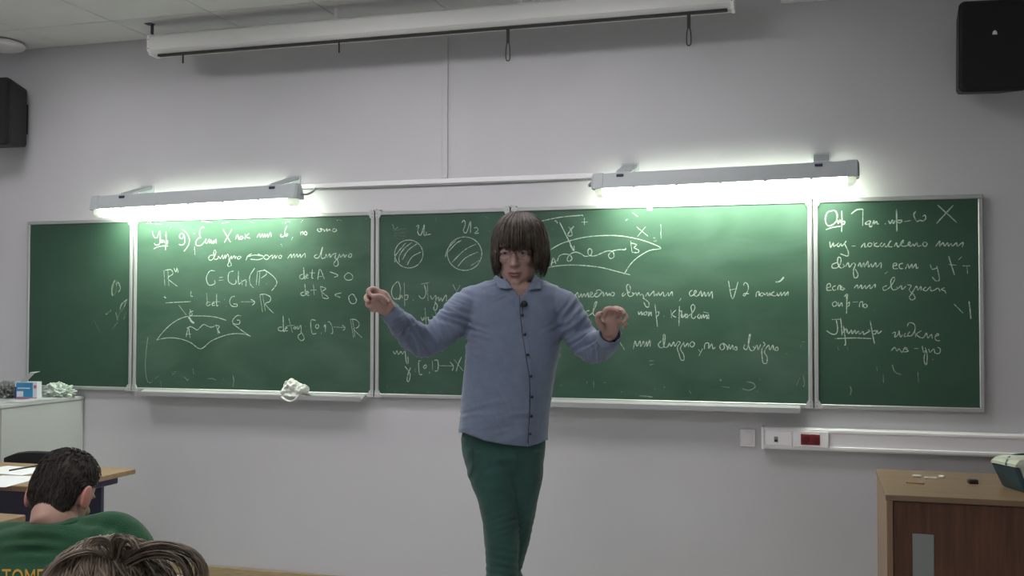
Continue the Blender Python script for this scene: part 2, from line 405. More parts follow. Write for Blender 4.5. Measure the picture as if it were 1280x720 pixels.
write(s2, 'chalk_drawing', T3, ["192,278 300,272 425,266", "425,175 422,215 440,218", "315,300 380,385", "415,335 420,350 412,365", "445,350 415,365 415,390 435,385 430,365", "115,612 190,520 280,445 380,402 500,395 640,405 740,435", "800,465 880,525 960,580",
  "115,612 210,593 320,600 420,635 510,692 600,625 700,580 800,556 900,558 960,578", "385,505 420,492 450,505 480,522 510,495 540,472 580,490 610,497 650,480", "380,585 400,500 415,595", "375,560 430,560", "650,475 668,560", "650,478 680,490 665,515 685,550 665,535",
  "875,395 840,392 805,425 800,455 830,470 860,465 862,435 835,435"], .0060)
write(s2, 'chalk_drawing', T3, ["182,222 200,236", "400,400 430,445 452,460"], .016)
write(s1, 'faint_chalk_marks', TL, ['560,500 572,445', '575,515 590,440', '605,600 640,545', '585,640 600,600', '560,690 590,650', '620,640 630,600', '530,610 560,590', '470,640 500,700'], .014, 'smear')
write(s2, 'faint_chalk_marks', TM, ["740,165 730,250 728,330 740,390 760,390", "775,372 795,360", "855,342 885,337", "860,352 878,348", "965,322 970,350", "920,360 935,380 945,378", "1040,375 1060,372 1080,380", "1165,355 1170,385 1165,415", "805,385 808,420", "1118,370 1122,385", "1500,420 1508,440"], .006, 'chalk_faint')
write(s2, 'faint_chalk_marks', T1, ["40,85 60,70 90,85", "130,85 200,95", "290,145 310,120", "640,55 700,65 770,75", "870,85 960,68", "1190,62 1230,78", "560,200 575,190", "568,330 575,440"], .010, 'chalk_faint')
write(s2, 'faint_chalk_marks', T2, ["330,80 350,65 385,68", "295,80 300,65", "910,50 935,40 965,55", "1230,35 1255,25", "505,70 530,45", "290,320 295,350", "1228,345 1240,350"], .007, 'chalk_faint')
write(s1, 'faint_chalk_marks', TL, ["575,440 563,470 560,500 565,520", "590,450 603,480 592,500", "640,535 610,560 600,590", "630,545 622,575", "525,612 540,610", "580,445 585,470", "578,600 590,640", "145,165 160,168", "143,528 150,534"], .010, 'chalk_faint')
# wing with the two circles
write(s3, 'faint_chalk_marks', T5, ['255,190 330,175', '262,205 335,200', '260,220 330,222', '270,240 325,238', '275,262 315,255', '290,300 330,290', '285,330 340,300', '300,370 330,320', '330,390 350,340', '300,340 380,300'], .012, 'smear')
write(s3, 'chalk_writing', T5, ["395,165 410,155 405,200 425,215 445,150 443,212 458,216", "458,196 458,213 485,210", "675,140 690,125 697,150 685,190 705,200 730,130 728,205", "750,175 765,168 775,185 755,205 780,203"])
write(s3, 'chalk_drawing', T5, [circ(350, 332, 87, 86), circ(693, 330, 106, 103), "265,385 270,340 330,265", "310,370 345,310 400,270", "340,400 370,350 425,320", "293,385 290,350 320,300 370,260", "575,350 590,300 640,250", "592,320 640,268 672,250", "615,385 690,310 765,270", "650,410 700,355 775,320", "730,405 785,370"], .0058)
write(s3, 'chalk_writing', TA, ["140,60 110,90 100,135 118,172 150,165 158,110 145,60", "128,165 150,175 165,150 172,170", "182,65 185,220", "185,150 206,150 200,176 187,178", "237,178 242,182", "290,78 342,68", "310,80 322,130 310,165 290,168 276,150", "330,75 335,185",
  "350,150 362,175 385,150 382,200 370,235 385,245 395,215 375,190", "385,185 402,160 406,187 420,165 426,190 440,160 452,150 453,190", "495,80 515,122", "540,85 508,150"])
write(s3, 'chalk_writing', TA, ["290,290 300,312 310,290 316,312", "315,230 325,355", "320,300 337,290 335,312", "360,275 385,312", "375,225 390,300", "215,288 225,300 240,295"])
write(s3, 'chalk_writing', TA, ["110,510 125,527 135,505 145,530 160,510 170,527 187,510 195,580 207,585 205,540"])
write(s3, 'chalk_writing', TA, ["185,605 205,630 220,660 212,702 200,695 208,650 225,610", "250,624 252,628", "252,636 254,640", "290,572 275,575 280,655 300,655", "318,595 305,610 315,620 325,605 318,595", "345,640 343,652", "362,570 365,632", "375,568 398,570 398,630 378,636", "402,602 495,603", "475,578 498,605 490,635", "500,560 560,635", "550,545 530,590 515,640"])
write(s3, 'faint_chalk_marks', T5, ["250,145 260,180 285,165", "820,100 840,115", "515,110 520,130", "200,255 212,260", "838,190 852,192", "180,432 190,428"], .006, 'chalk_faint')
write(s3, 'faint_chalk_marks', (440, 380, 4.92), ["262,535 266,552", "335,535 340,552", "458,547 476,540", "545,535 556,546", "215,500 218,518"], .007, 'chalk_faint')
# wide board right of the lecturer
write(s4, 'chalk_drawing', T6, ["205,155 350,125 515,110", "504,108 518,116", "345,160 400,270 450,370", "420,325 448,368 450,330", "265,370 350,320 440,290 540,268 660,258 780,260 900,280 1000,310 1080,350 1000,365 920,410 860,465 812,540", "190,515 280,485 400,472 520,475 650,490 760,518 858,543",
  "330,440 345,405 380,392 420,400 435,425 415,445 400,430 420,395 460,378 500,390 530,408 570,400 580,370 565,352 550,370 560,400 600,405 640,390 690,370 730,375 740,410 715,425 700,400 730,370 780,360 820,360 825,348", "322,440 336,442"], .0066)
write(s4, 'chalk_writing', T6, ["525,130 525,180", "505,160 550,160", "310,155 320,150 330,170", "410,195 425,215 405,250 420,262 437,250 430,215 450,190", "285,475 300,420 320,465", "290,455 312,450", "860,295 870,375", "860,310 905,325 885,345 920,365 910,382 870,378", "905,195 985,262", "968,195 910,265"], .0070)
write(s4, 'chalk_dab', T6, ["875,92 912,120"], .012)
write(s4, 'faint_chalk_marks', T6, ["820,150 850,138", "1080,180 1080,280", "1030,300 1055,295", "1025,275 1040,270", "450,72 475,75", "290,210 300,212"], .006, 'chalk_faint')
write(s4, 'chalk_writing', T7, ["150,245 175,205 190,255 215,215 220,255 245,215 255,250 280,205 285,250 300,240 325,215 310,200 300,240 325,250 340,235", "375,205 345,230 370,250 410,215 415,190 385,178 360,195", "385,243 430,200 435,245 465,205 475,240 495,210 500,240", "525,200 505,225 530,240 545,215 525,200",
  "640,205 622,225 630,242 660,215", "665,160 690,210 705,160 685,125 665,150 685,235 720,240 735,215 720,208", "735,230 760,205 770,235 790,205 800,235 820,220 835,240 835,262 860,280 890,310 885,350 860,345 838,300",
  "855,245 880,205 890,240 920,210 940,190 940,240 960,220 970,240 985,200 1000,235 1030,200 1040,240 1060,235 1080,205 1090,240 1120,195 1125,245", "1210,262 1195,290"])
write(s4, 'chalk_writing', T7b, ["125,180 95,205 105,240 140,225 165,195 150,185 140,225 165,245 185,225", "185,240 210,190 220,245 245,200 255,245 285,200 290,245 320,195 325,265", "485,90 525,270 580,100", "505,180 570,165", "635,135 650,105 680,130 680,180 650,235 632,235 645,215 690,218",
  "760,250 765,210 790,195 790,240", "815,205 800,230 820,242 835,215 815,205", "840,210 850,230 870,205 875,240", "885,240 900,205 905,240", "945,195 910,220 945,240 975,225", "970,205 985,240 1010,200 1015,238 1045,200 1050,238 1080,195 1080,235"])
write(s4, 'chalk_dab', T7b, ["955,100 1000,92 1040,50"], .010)
write(s4, 'chalk_writing', T7, ["295,385 260,395 250,430 285,435 330,400 368,305 350,310 330,400 345,435 375,430", "785,390 790,425 815,395 820,430 840,400", "850,400 840,425 860,430 870,400 850,400", "890,395 885,440 910,400 915,440", "950,320 962,430 975,550", "955,400 988,400 982,435 960,438", "1036,440 1042,444",
  "1110,380 1115,460", "1160,380 1120,425 1162,455", "1195,340 1192,440 1190,540", "1190,400 1218,390 1212,440 1230,455 1270,420 1278,460"])
write(s4, 'chalk_writing', T7b, ["0,440 20,420 25,460 55,420 60,460 85,440 130,400 150,350 130,325 110,350 120,400 115,450 140,465 160,440", "195,420 175,445 195,465 210,430 215,465 235,425 240,460 265,430 270,470 285,425 288,470", "235,400 285,412"])
write(s4, 'chalk_writing', T7c, ["450,120 530,245", "505,105 460,180", "600,240 615,170 630,215 655,170 660,218 685,172 690,220 710,175 712,218 735,165 738,220", "830,170 805,200 820,225 850,215 860,130 845,125 850,215 880,220 895,190 910,215 930,180 940,215 965,175",
  "965,175 985,185 960,225 975,280 990,325 1015,325 1010,280 985,235 1010,190 1020,215 1045,185"])
write(s4, 'chalk_writing', T7d, ["30,180 40,220 65,190 70,222", "100,175 80,200 100,222 120,195 100,175", "150,240 165,260", "185,235 155,295", "200,240 205,195 235,190 235,235 260,195 270,235 290,222", "345,190 325,215 340,245 365,225 350,190 385,215 388,245 402,200 410,240 430,205 435,245", "455,215 445,240 465,245 465,225 455,215",
  "530,200 522,230 550,235 575,125 565,130 560,200 580,250 610,240 600,215", "610,240 630,205 640,245 660,200", "680,180 695,200 670,240 672,300 680,350 710,350 712,300 690,260 725,205 735,245 760,205 765,245", "790,220 775,245 800,248 800,225 790,220"])
write(s4, 'faint_chalk_marks', T7d, ["866,276 882,278", "1000,180 1026,182", "985,208 990,228", "510,560 560,575 610,555 605,520 550,505", "340,545 405,552", "320,495 345,495", "332,480 332,500", "1005,545 1017,530 1010,450", "950,540 980,470", "650,480 655,492", "625,582 635,588", "75,575 90,600", "1030,430 1045,436"], .006, 'chalk_faint')
write(s4, 'faint_chalk_marks', T7c, ["730,335 765,335", "735,368 770,362", "275,500 278,550", "650,620 740,628 750,635", "500,585 507,592", "855,540 855,556", "220,500 222,520", "360,510 368,516", "0,530 15,540", "780,560 778,570", "0,265 3,310"], .008, 'chalk_faint')
# right wing
write(s5, 'chalk_writing', T8, ["190,120 130,140 105,210 120,275 160,290 220,250 240,190 225,130 190,118", "240,220 250,265 270,225 280,262", "290,120 292,240 288,360", "290,245 322,240 315,272 290,272", "110,335 190,308 280,295", "395,158 460,110 535,105", "528,105 525,290",
  "565,250 555,272 590,270 615,245 600,235 565,250", "612,245 600,290 622,300 640,260 652,230 655,270 680,240 690,270 705,265", "776,266 785,272", "815,230 835,265 860,225 870,265 890,230", "905,105 908,230 910,355", "905,230 965,230 950,257 915,252"], .0085)
write(s5, 'chalk_writing', T8b, ["90,245 170,230", "225,125 200,160 210,200 235,240 265,230 285,232 310,235 335,205 325,170 300,185", "465,55 570,150 685,255", "645,58 560,150 455,265"], .0075)
write(s5, 'chalk_writing', T8, ["155,470 165,535 195,480 200,525 230,500", "260,480 235,505 255,525 280,490 290,520 320,490 340,460", "320,490 340,530 365,590 355,630 300,615 275,605", "400,518 445,518", "505,535 545,485 550,530 575,520", "600,480 580,510 610,525 630,495 600,480", "650,470 655,525", "690,480 655,505 690,525 710,515",
  "745,480 720,505 745,525 770,490 780,525 800,520 830,470 845,460 820,490 820,525 860,525", "880,525 905,480 920,530 950,500 960,480 990,485"], .0068)
write(s5, 'chalk_writing', T8b, ["0,480 15,520 50,510 78,470 82,450 60,480 65,515 100,520 130,510 160,495 150,470 135,500 165,520 195,495 205,520 235,480 245,520 290,510", "320,470 300,500 330,525 350,490 320,470", "445,525 480,475 495,465 490,520 530,480 545,520 580,480 590,520 620,490 635,520 680,480 690,520 755,475 745,530"], .0068)
write(s5, 'chalk_writing', T9, ["160,50 125,65 125,90 160,90 185,60 190,20 170,10 165,50 185,90 215,80 205,60", "225,80 245,50 255,85 280,55 300,65 285,110 290,160 310,165 320,140 300,100", "320,80 335,50 345,85 365,50 370,85 395,40 400,85 420,60 430,85 455,50 460,85 495,50 495,95", "545,120 525,135",
  "585,75 615,70 610,55 590,60 590,95 625,95", "665,55 635,65 640,95 665,95", "680,100 700,60 710,95 730,60 735,95 760,60 765,95 780,85", "870,65 885,100 925,90", "920,75 930,120 940,180 915,190 885,160"], .0062)
write(s5, 'chalk_writing', T9, ["1010,0 1030,65 1055,145", "1010,65 1070,70", "1110,5 1085,30", "1115,75 1175,75", "1150,80 1155,135"], .0068)
write(s5, 'chalk_writing', T9, ["82,242 110,235 105,210 85,220 85,260 120,260", "150,225 125,240 135,262 155,255", "165,260 170,230 185,225 185,260", "195,225 195,258 220,250 200,240", "290,245 315,220 320,250 345,220 350,250 375,225 380,250 410,220 415,250 450,215 450,245",
  "540,225 510,240 520,262 560,240 600,180 590,162 570,190 575,240 590,258 620,250 615,235", "625,250 650,225 655,255 685,230", "695,220 725,225 710,260 740,290 755,320 730,335 710,315 730,285 765,230 775,260 800,230 800,262", "840,235 815,255 840,265 870,235 875,265 900,260 930,245 945,270", "980,240 955,255 980,265 990,285"], .0062)
write(s5, 'chalk_writing', T9, ["150,345 125,360 135,385 160,370 150,345", "170,350 175,385 195,355 200,385", "230,290 234,360 232,440", "215,310 240,290 235,360 255,350 250,380 235,385", "280,352 320,350", "330,390 335,355 355,350 355,392", "375,362 360,380 375,395 390,380 375,362"])
write(s5, 'chalk_writing', T9b, ["110,108 170,105", "140,110 150,170 140,205 110,208 72,185", "170,95 178,170 180,218", "190,150 200,220 205,280 195,282", "185,200 210,170 212,200", "215,175 225,205 245,180 250,208 270,180 275,208 295,185 300,210 325,190 330,210 350,200 375,185 360,180", "375,115 390,200 405,275", "385,190 417,185 410,207 390,207", "425,180 430,205 455,185", "130,240 270,235 385,240"], .0068)
write(s5, 'chalk_writing', T9b, ["525,205 550,195 545,230 570,210 575,185 585,230 600,210", "620,200 610,225 640,220", "630,160 645,130 680,140 685,180 660,220 635,215 650,190", "685,190 690,230", "730,185 695,210 730,235 750,225 765,200 775,235 800,210 805,240", "825,225 850,215 840,205 825,225 830,250 860,255",
  "520,325 545,300 560,325 575,310 595,335 610,310", "610,305 640,325 605,330 615,300 635,310", "680,308 710,308", "735,290 745,335 760,320", "755,300 770,350 765,420 750,400 750,360 765,320", "780,310 790,335 815,310 825,340 855,340 860,310 840,300", "805,385 812,386"], .0056)
write(s5, 'faint_chalk_marks', T9b, ["235,570 245,600 235,630", "420,430 425,465", "530,420 545,470 590,490", "465,490 468,545", "150,290 155,320", "215,300 222,320", "705,470 710,540", "400,40 408,46"], .006, 'chalk_faint')
write(s5, 'chalk_dab', T9, ["1050,365 1120,435", "1165,340 1172,400 1180,480"], .008)
for x, y, lab in ((382.5, 265, 'tiny white magnet at the top edge of the board above det A'), (812, 261.5, 'tiny white magnet at the top edge of the board under the right lamp')):
    c = on(x, y, 1, -.004)
    tag(obj('magnet', box(NB(), c+Vector((-.014, 0, -.008)), c+Vector((.014, -.008 if False else .004, .008)), .002), 'white'), lab, 'magnet')

# ------------------------------------------------------------------ lamps over the board
def board_lamp(pa, pb, h, label, brk, cord_left):
    Y = -.20
    a = on(*pa, 1, Y); b = on(*pb, 1, Y)               # lower front edge, left and right ends
    ax = (b-a).normalized(); L = (b-a).length
    t = thing('board_lamp', label, 'lamp', ((a.x+b.x)/2, WY, a.z))
    # housing: trapezoid section, front face sloping, open towards the diffuser
    sec = [(0, 0), (.004, .018), (.018, h), (.075, h+.002), (.105, .02), (.108, 0)]
    def ring(p, s=1.0, dx=0): return [p+ax*dx+Vector((0, y*s+(1-s)*.054, z*s)) for y, z in sec]
    bm = NB(); ringloft(bm, [ring(a, .9), ring(a, 1, .012), ring(b, 1, -.012), ring(b, .9)])
    obj('housing', bm, 'house', t)
    for p, d in ((a, 1), (b, -1)):                       # end caps
        bm = NB(); ringloft(bm, [ring(p, .82, -.006*d), ring(p, 1.04, .004*d), ring(p, 1.04, .05*d), ring(p, 1.0, .052*d)])
        obj('end_cap', bm, 'house', t)
    ds = [(.010, -.001), (.016, -.030), (.040, -.040), (.070, -.040), (.094, -.030), (.100, -.001)]
    def dr(p, s=1.0, dx=0): return [p+ax*dx+Vector((0, .054+(y-.054)*s, z*s)) for y, z in ds]
    bm = NB(); ringloft(bm, [dr(a, 1, .05), dr(b, 1, -.05)])
    obj('diffuser', bm, 'diff', t)
    for p, d in ((a, 1), (b, -1)):
        bm = NB(); ringloft(bm, [dr(p, .5, .008*d), dr(p, .95, .022*d), dr(p, 1, .0495*d)]); obj('diffuser_end', bm, 'cap', t)
    for k in range(1, 6):
        q = a+(b-a)*(k/6); obj('clip', box(NB(), q+Vector((-.008, -.004, -.006)), q+Vector((.008, .002, .004)), .001), 'house', t)
    for s in brk:
        q = a+(b-a)*s
        bm = NB()
        prism(bm, [q+Vector((-.035, .03, h+.001)), q+Vector((-.035, WY-Y, h+.055)), q+Vector((-.035, WY-Y, h+.068)), q+Vector((-.035, .03, h+.008))], (.07, 0, 0))
        box(bm, q+Vector((-.045, WY-Y-.004, h-.02)), q+Vector((.045, WY-Y, h+.075)))
        obj('wall_arm', bm, 'house', t)
        obj('latch', box(NB(), q+Vector((-.03, .008, h*.72)), q+Vector((.005, .022, h*.9)), .002), 'steel', t)
    e = a if cord_left else b; s = -1 if cord_left else 1
    bm = NB(); stube(bm, [e+Vector((0, .06, .03)), e+Vector((s*.03, .08, .025)), e+Vector((s*.035, .15, .05)), Vector((e.x+s*.01, WY-.008, e.z+.075))], [.006]*4, 8)
    obj('power_cord', bm, 'grey', t)
    return t
board_lamp((111, 262), (368, 247), .077, 'long wall lamp over the left chalkboards, lit', (.17, .90), False)
board_lamp((740, 236), (1073, 220), .075, 'long wall lamp over the chalkboard right of the lecturer, lit', (.12, .87), True)

# ------------------------------------------------------------------ cable trunking on the wall
a = on(372, 233.5, 1, WY); b = on(745, 220.5, 1, WY)
bm = NB(); box(bm, (a.x, WY-.010, a.z-.012), (b.x, WY, a.z+.014), .002)
tag(obj('cable_trunking', bm, 'white'), 'thin white horizontal cable trunking on the wall between the two lamps', 'cable trunking')
bm = NB(); stube(bm, [(a.x-.01, WY-.006, a.z-.018), ((a.x+b.x)/2, WY-.006, a.z-.019), (b.x, WY-.006, a.z-.016)], [.0055]*3, 8)
tag(obj('cable', bm, 'grey'), 'grey cable running under the white trunking between the lamps', 'cable')
tag(obj('cable_trunking', box(NB(), (-1.925, WY-.012, a.z+.016), (-1.893, WY, CZL-.002), .002), 'wall'), 'thin vertical cable trunking on the wall rising to the projection screen', 'cable trunking')

# ------------------------------------------------------------------ projection screen
SY = -.30
sx0 = on(184, 60, 1, SY).x; sx1 = on(917, 8, 1, SY).x
zb = 2.912; zt = 3.020
t = thing('projection_screen', 'rolled-up projection screen in a long white ceiling case', 'projection screen', ((sx0+sx1)/2, SY+.05, zb))
sec = [(0, zb+.022), (.0, zt-.012), (.012, zt), (.10, zt), (.115, zt-.02), (.115, zb+.012), (.095, zb), (.075, zb), (.075, zb+.006), (.055, zb+.006), (.055, zb), (.022, zb)]
bm = NB(); ringloft(bm, [[Vector((x, SY+y, z)) for y, z in sec] for x in (sx0+.012, sx1-.012)])
obj('case', bm, 'case', t)
for x, d in ((sx0, 1), (sx1, -1)):
    bm = NB(); s2_ = [(-.003, zb+.020), (-.003, zt-.010), (.010, zt+.003), (.102, zt+.003), (.118, zt-.018), (.118, zb+.010), (.097, zb-.003), (.020, zb-.003)]
    ringloft(bm, [[Vector((x+d*q, SY+y, z)) for y, z in s2_] for q in (0, .014)])
    o = obj('end_cap', bm, 'white', t)
    for z_ in (zt-.03, zb+.03):
        b2 = NB(); ball(b2, (x+d*.008, SY-.003, z_), .003, 8); obj('screw', b2, 'steel', t)
obj('bottom_bar', box(NB(), (sx0+.055, SY+.012, zb-.013), (sx1-.03, SY+.040, zb-.001), .003), 'strap', t)
for px in (172+6, 905):
    x = sx0-.012 if px < 400 else sx1+.004
    bm = NB(); box(bm, (x-.03, SY+.03, CZL-.004), (x+.012, SY+.07, CZL-.0005)); box(bm, (x, SY+.045, zt-.03), (x+.012, SY+.057, CZL-.002)); 
    obj('ceiling_bracket', bm, 'steel', t)
for x in (sx0+1.1, sx0+2.1):
    obj('ceiling_bracket', box(NB(), (x, SY+.05, zt-.004), (x+.02, SY+.06, CZL)), 'white', t)
for px, py, loop in ((229, 79, 0), (424, 66, 0), (635, 76, 1), (861, 57, 1)):
    p0 = on(px, 40, 1, SY+.026); z1 = on(px, py, 1, SY+.026).z; x = p0.x; y = SY+.026; z0 = zb-.010
    bm = NB()
    if not loop: box(bm, (x-.004, y-.002, z1), (x+.004, y+.002, z0))
    else:
        zm = z0-(z0-z1)*.45
        box(bm, (x-.008, y-.002, zm), (x+.008, y+.002, z0))
        stube(bm, [(x-.003, y, zm+.004), (x-.009, y, zm-.02), (x-.010, y, z1+.012), (x, y, z1), (x+.010, y, z1+.012), (x+.009, y, zm-.02), (x+.003, y, zm+.004)], [.003]*7, 6)
    obj('pull_strap', bm, 'strap', t)
# white box at the very top right of the screen
c = on(976, 3, 1, WY-.03)
tag(obj('cable_trunking', box(NB(), (c.x, WY-.04, c.z), (c.x+.36, WY, c.z+.09), .003), 'white'), 'short white trunking high on the wall right of the projection screen', 'cable trunking')

# ------------------------------------------------------------------ speakers
def rounded_slab(bm, w, h, d, r, n=6):
    """box in x,z with rounded corners, depth along -y from 0"""
    pts = []
    for cx, cz, a0 in ((w/2-r, h/2-r, 0), (-w/2+r, h/2-r, PI/2), (-w/2+r, -h/2+r, PI), (w/2-r, -h/2+r, 1.5*PI)):
        for i in range(n+1): pts.append((cx+r*math.cos(a0+PI/2*i/n), cz+r*math.sin(a0+PI/2*i/n)))
    return pts
def speaker(c, w, h, d, yaw, tilt, label):
    R = Matrix.Rotation(yaw, 4, 'Z') @ Matrix.Rotation(tilt, 4, 'X')
    t = thing('wall_speaker', label, 'speaker', c)
    Tm = Matrix.Translation(c) @ R
    pts = rounded_slab(None, w, h, d, .025)
    bm = NB()
    def rg(y, s): return [Tm @ Vector((x*s, y, z*s)) for x, z in pts]
    ringloft(bm, [[Tm @ Vector((x*.72, d/2, z*.9)) for x, z in pts], rg(-d/2+.02, 1.0), rg(-d/2+.006, 1.0)])
    obj('cabinet', bm, 'black', t)
    bm = NB(); ringloft(bm, [rg(-d/2+.006, .975), rg(-d/2-.006, .97), rg(-d/2-.012, .93)])
    g = obj('grille', bm, 'cloth_black', t)
    bm = NB(); q = [Tm @ Vector(v) for v in ((-.010, -d/2-.0135, .045), (.010, -d/2-.0135, .045), (.008, -d/2-.0135, .058), (0, -d/2-.0135, .064), (-.008, -d/2-.0135, .058))]
    prism(bm, q, Tm.to_3x3() @ Vector((0, .002, 0))); obj('badge', bm, 'white', g)
    bm = NB(); box(bm, (c[0]-.03, c[1]+d/2-.03, c[2]-.05), (c[0]+.03, WY-.005, c[2]+.05)); box(bm, (c[0]-.05, WY-.008, c[2]-.09), (c[0]+.05, WY, c[2]+.09))
    obj('wall_bracket', bm, 'black', t)
speaker(Vector((.725, -.16, 2.665)), .285, .395, .22, .12, .06, 'black wall speaker at the top right with a small white badge')
p = on(0, 140, 1, -.14)
speaker(Vector((-4.655, -.14, 2.665)), .27, .395, .22, .12, 0, 'black wall speaker cut by the left edge of the view')
# access point on the ceiling at the left
c = Vector((-4.635, -.17, CZL))
t = thing('access_point', 'round white ceiling access point with a small blue light', 'router', c)
bm = NB()
ringloft(bm, [ell(c+Vector((0, 0, z)), Vector((r, 0, 0)), Vector((0, r, 0)), 32) for r, z in ((.10, -.0005), (.13, -.008), (.14, -.022), (.132, -.036), (.10, -.044), (.03, -.047))])
obj('shell', bm, 'white', t, True)
bm = NB(); ball(bm, c+Vector((.02, -.045, -.045)), (.008, .008, .003), 10); obj('status_light', bm, 'led', t)

# ------------------------------------------------------------------ sockets and duct at the lower right
za = .842; zb2 = .946; x0 = -.269
t = thing('cable_duct', 'white wall cable duct with red sockets, running to the right edge', 'cable duct', ((x0+X1)/2, WY, za))
sec = [(WY, za), (-.022, za), (-.026, za+.008), (-.026, za+.018), (-.021, za+.020), (-.021, zb2-.020), (-.026, zb2-.018), (-.026, zb2-.008), (-.022, zb2), (WY, zb2)]
bm = NB(); ringloft(bm, [[Vector((x, y, z)) for y, z in sec] for x in (x0+.01, X1-.002)]); obj('channel', bm, 'white', t)
obj('end_cap', box(NB(), (x0, -.029, za-.002), (x0+.014, WY, zb2+.002), .003), 'white', t)
xa, xb = on(957, 548, 1, -.03).x, on(990, 548, 1, -.03).x
s_ = obj('socket_module', box(NB(), (xa, -.030, za+.018), (xb, -.019, zb2-.018), .002), 'white', t)
cxx = on(970, 548, 1, -.03).x
obj('data_port', box(NB(), (cxx-.009, -.0315, za+.034), (cxx+.009, -.028, za+.060)), 'grey', s_)
obj('data_port', box(NB(), (cxx-.006, -.0325, za+.036), (cxx+.006, -.030, za+.046)), 'black', s_)
xa, xb = xb+.003, on(1036, 548, 1, -.03).x
s_ = obj('socket_module', box(NB(), (xa, -.032, za+.014), (xb, -.019, zb2-.014), .002), 'white', t)
xr0, xr1 = on(1001, 548, 1, -.03).x, on(1025, 548, 1, -.03).x
r_ = obj('red_socket', box(NB(), (xr0, -.035, za+.026), (xr1, -.030, zb2-.026), .002), 'red', s_)
w_ = (xr1-xr0)/2
r_ = s_
for k in range(2):
    bm = NB(); cc = Vector((xr0+w_*(k+.5), -.0355, (za+zb2)/2))
    ringloft(bm, [ell(cc+Vector((0, y, 0)), Vector((r, 0, 0)), Vector((0, 0, r)), 20) for r, y in ((.017, 0.001), (.018, -.002), (.0145, -.003))])
    ball(bm, cc+Vector((-.008, -.004, 0)), (.003, .001, .003), 8); ball(bm, cc+Vector((.008, -.004, 0)), (.003, .001, .003), 8)
    obj('socket_face', bm, mat('deep_red', (.12, .006, .012), .4) if k == 0 else bpy.data.materials['deep_red'], r_)
p0, p1 = on(925, 558, 1, 0.02), on(944, 537, 1, 0.02)
t = thing('wall_switch', 'square white wall socket plate left of the cable duct', 'socket', ((p0.x+p1.x)/2, WY, p0.z))
obj('plate', box(NB(), (p0.x, WY-.010, p0.z), (p1.x, WY, p1.z), .004, 2), 'white', t)
obj('rocker', box(NB(), (p0.x+.014, WY-.015, p0.z+.014), (p1.x-.014, WY-.008, p1.z-.014), .003, 2), 'white', t)

# ------------------------------------------------------------------ white cabinet on the left with clutter
CX = -4.175; ZC = 1.0
t = thing('white_cabinet', 'tall white cabinet side at the left, clutter on its top', 'cabinet', (-4.6, -.31, 0))
obj('side_panel', box(NB(), (CX-.018, -.62, 0), (CX, WY-.005, ZC-.02), .002), 'cabw', t)
obj('side_panel', box(NB(), (-5.02, -.62, 0), (-5.002, WY-.005, ZC-.02), .002), 'cabw', t)
obj('back_panel', box(NB(), (-5.002, WY-.015, 0), (CX-.018, WY-.005, ZC-.02)), 'cabw', t)
for k in range(2):
    xx = -5.002+.4*k
    d_ = obj('door', box(NB(), (xx+.002, -.62, .05), (xx+.402, -.602, ZC-.024), .002), 'cabw', t)
    obj('handle', box(NB(), (xx+(.36 if k == 0 else .04), -.64, .55), (xx+(.37 if k == 0 else .05), -.62, .70), .003), 'alu', d_)
obj('top', box(NB(), (-5.03, -.635, ZC-.02), (CX+.006, WY-.005, ZC), .003), 'cabw', t)
obj('bottom', box(NB(), (-5.002, -.60, .05), (CX-.018, WY-.015, .07)), 'cabw', t)

# blue and white carton
c = on(33, 499, 2, ZC)
R = Matrix.Rotation(.20, 4, 'Z')
def rb(bm, a, b, ctr, rot, bev=0):
    n0 = len(bm.verts); box(bm, a, b, bev); bm.verts.ensure_lookup_table()
    for v in bm.verts[n0:]: v.co = Vector(ctr) + (rot @ v.co)
    return bm
t = thing('carton', 'small blue and white carton with raised flap on the white cabinet', 'box', c)
obj('body', rb(NB(), (-.068, -.001, 0), (.062, .050, .098), c, R), 'card', t)
f_ = obj('blue_print', rb(NB(), (-.060, -.003, .010), (.038, -.001, .094), c, R), 'blue', t)
obj('navy_strip', rb(NB(), (-.068, -.003, .004), (-.060, -.0008, .070), c, R), 'navyp', t)
obj('pink_strip', rb(NB(), (-.060, -.003, .001), (.062, -.0008, .009), c, R), 'pink', t)
obj('white_square', rb(NB(), (-.055, -.005, .014), (-.018, -.003, .045), c, R), 'card', f_)
obj('white_stripe', rb(NB(), (-.050, -.005, .060), (.022, -.003, .065), c, R), 'card', f_)
obj('pink_spot', rb(NB(), (.044, -.003, .062), (.060, -.0008, .080), c, R), 'pink', t)
bm = NB(); fl = [Vector(v) for v in ((-.040, 0.0, .096), (-.004, 0.0, .096), (.034, .03, .150), (.002, .03, .150))]
prism(bm, [c+(R @ v) for v in fl], (R @ Vector((0, .002, .0)))); obj('flap', bm, 'grey', t)
bm = NB(); fl = [Vector(v) for v in ((.0, .03, .148), (.036, .03, .148), (.050, .05, .154), (.006, .05, .150))]
prism(bm, [c+(R @ v) for v in fl], (R @ Vector((0, 0, .002)))); obj('flap', bm, 'paperg', t)

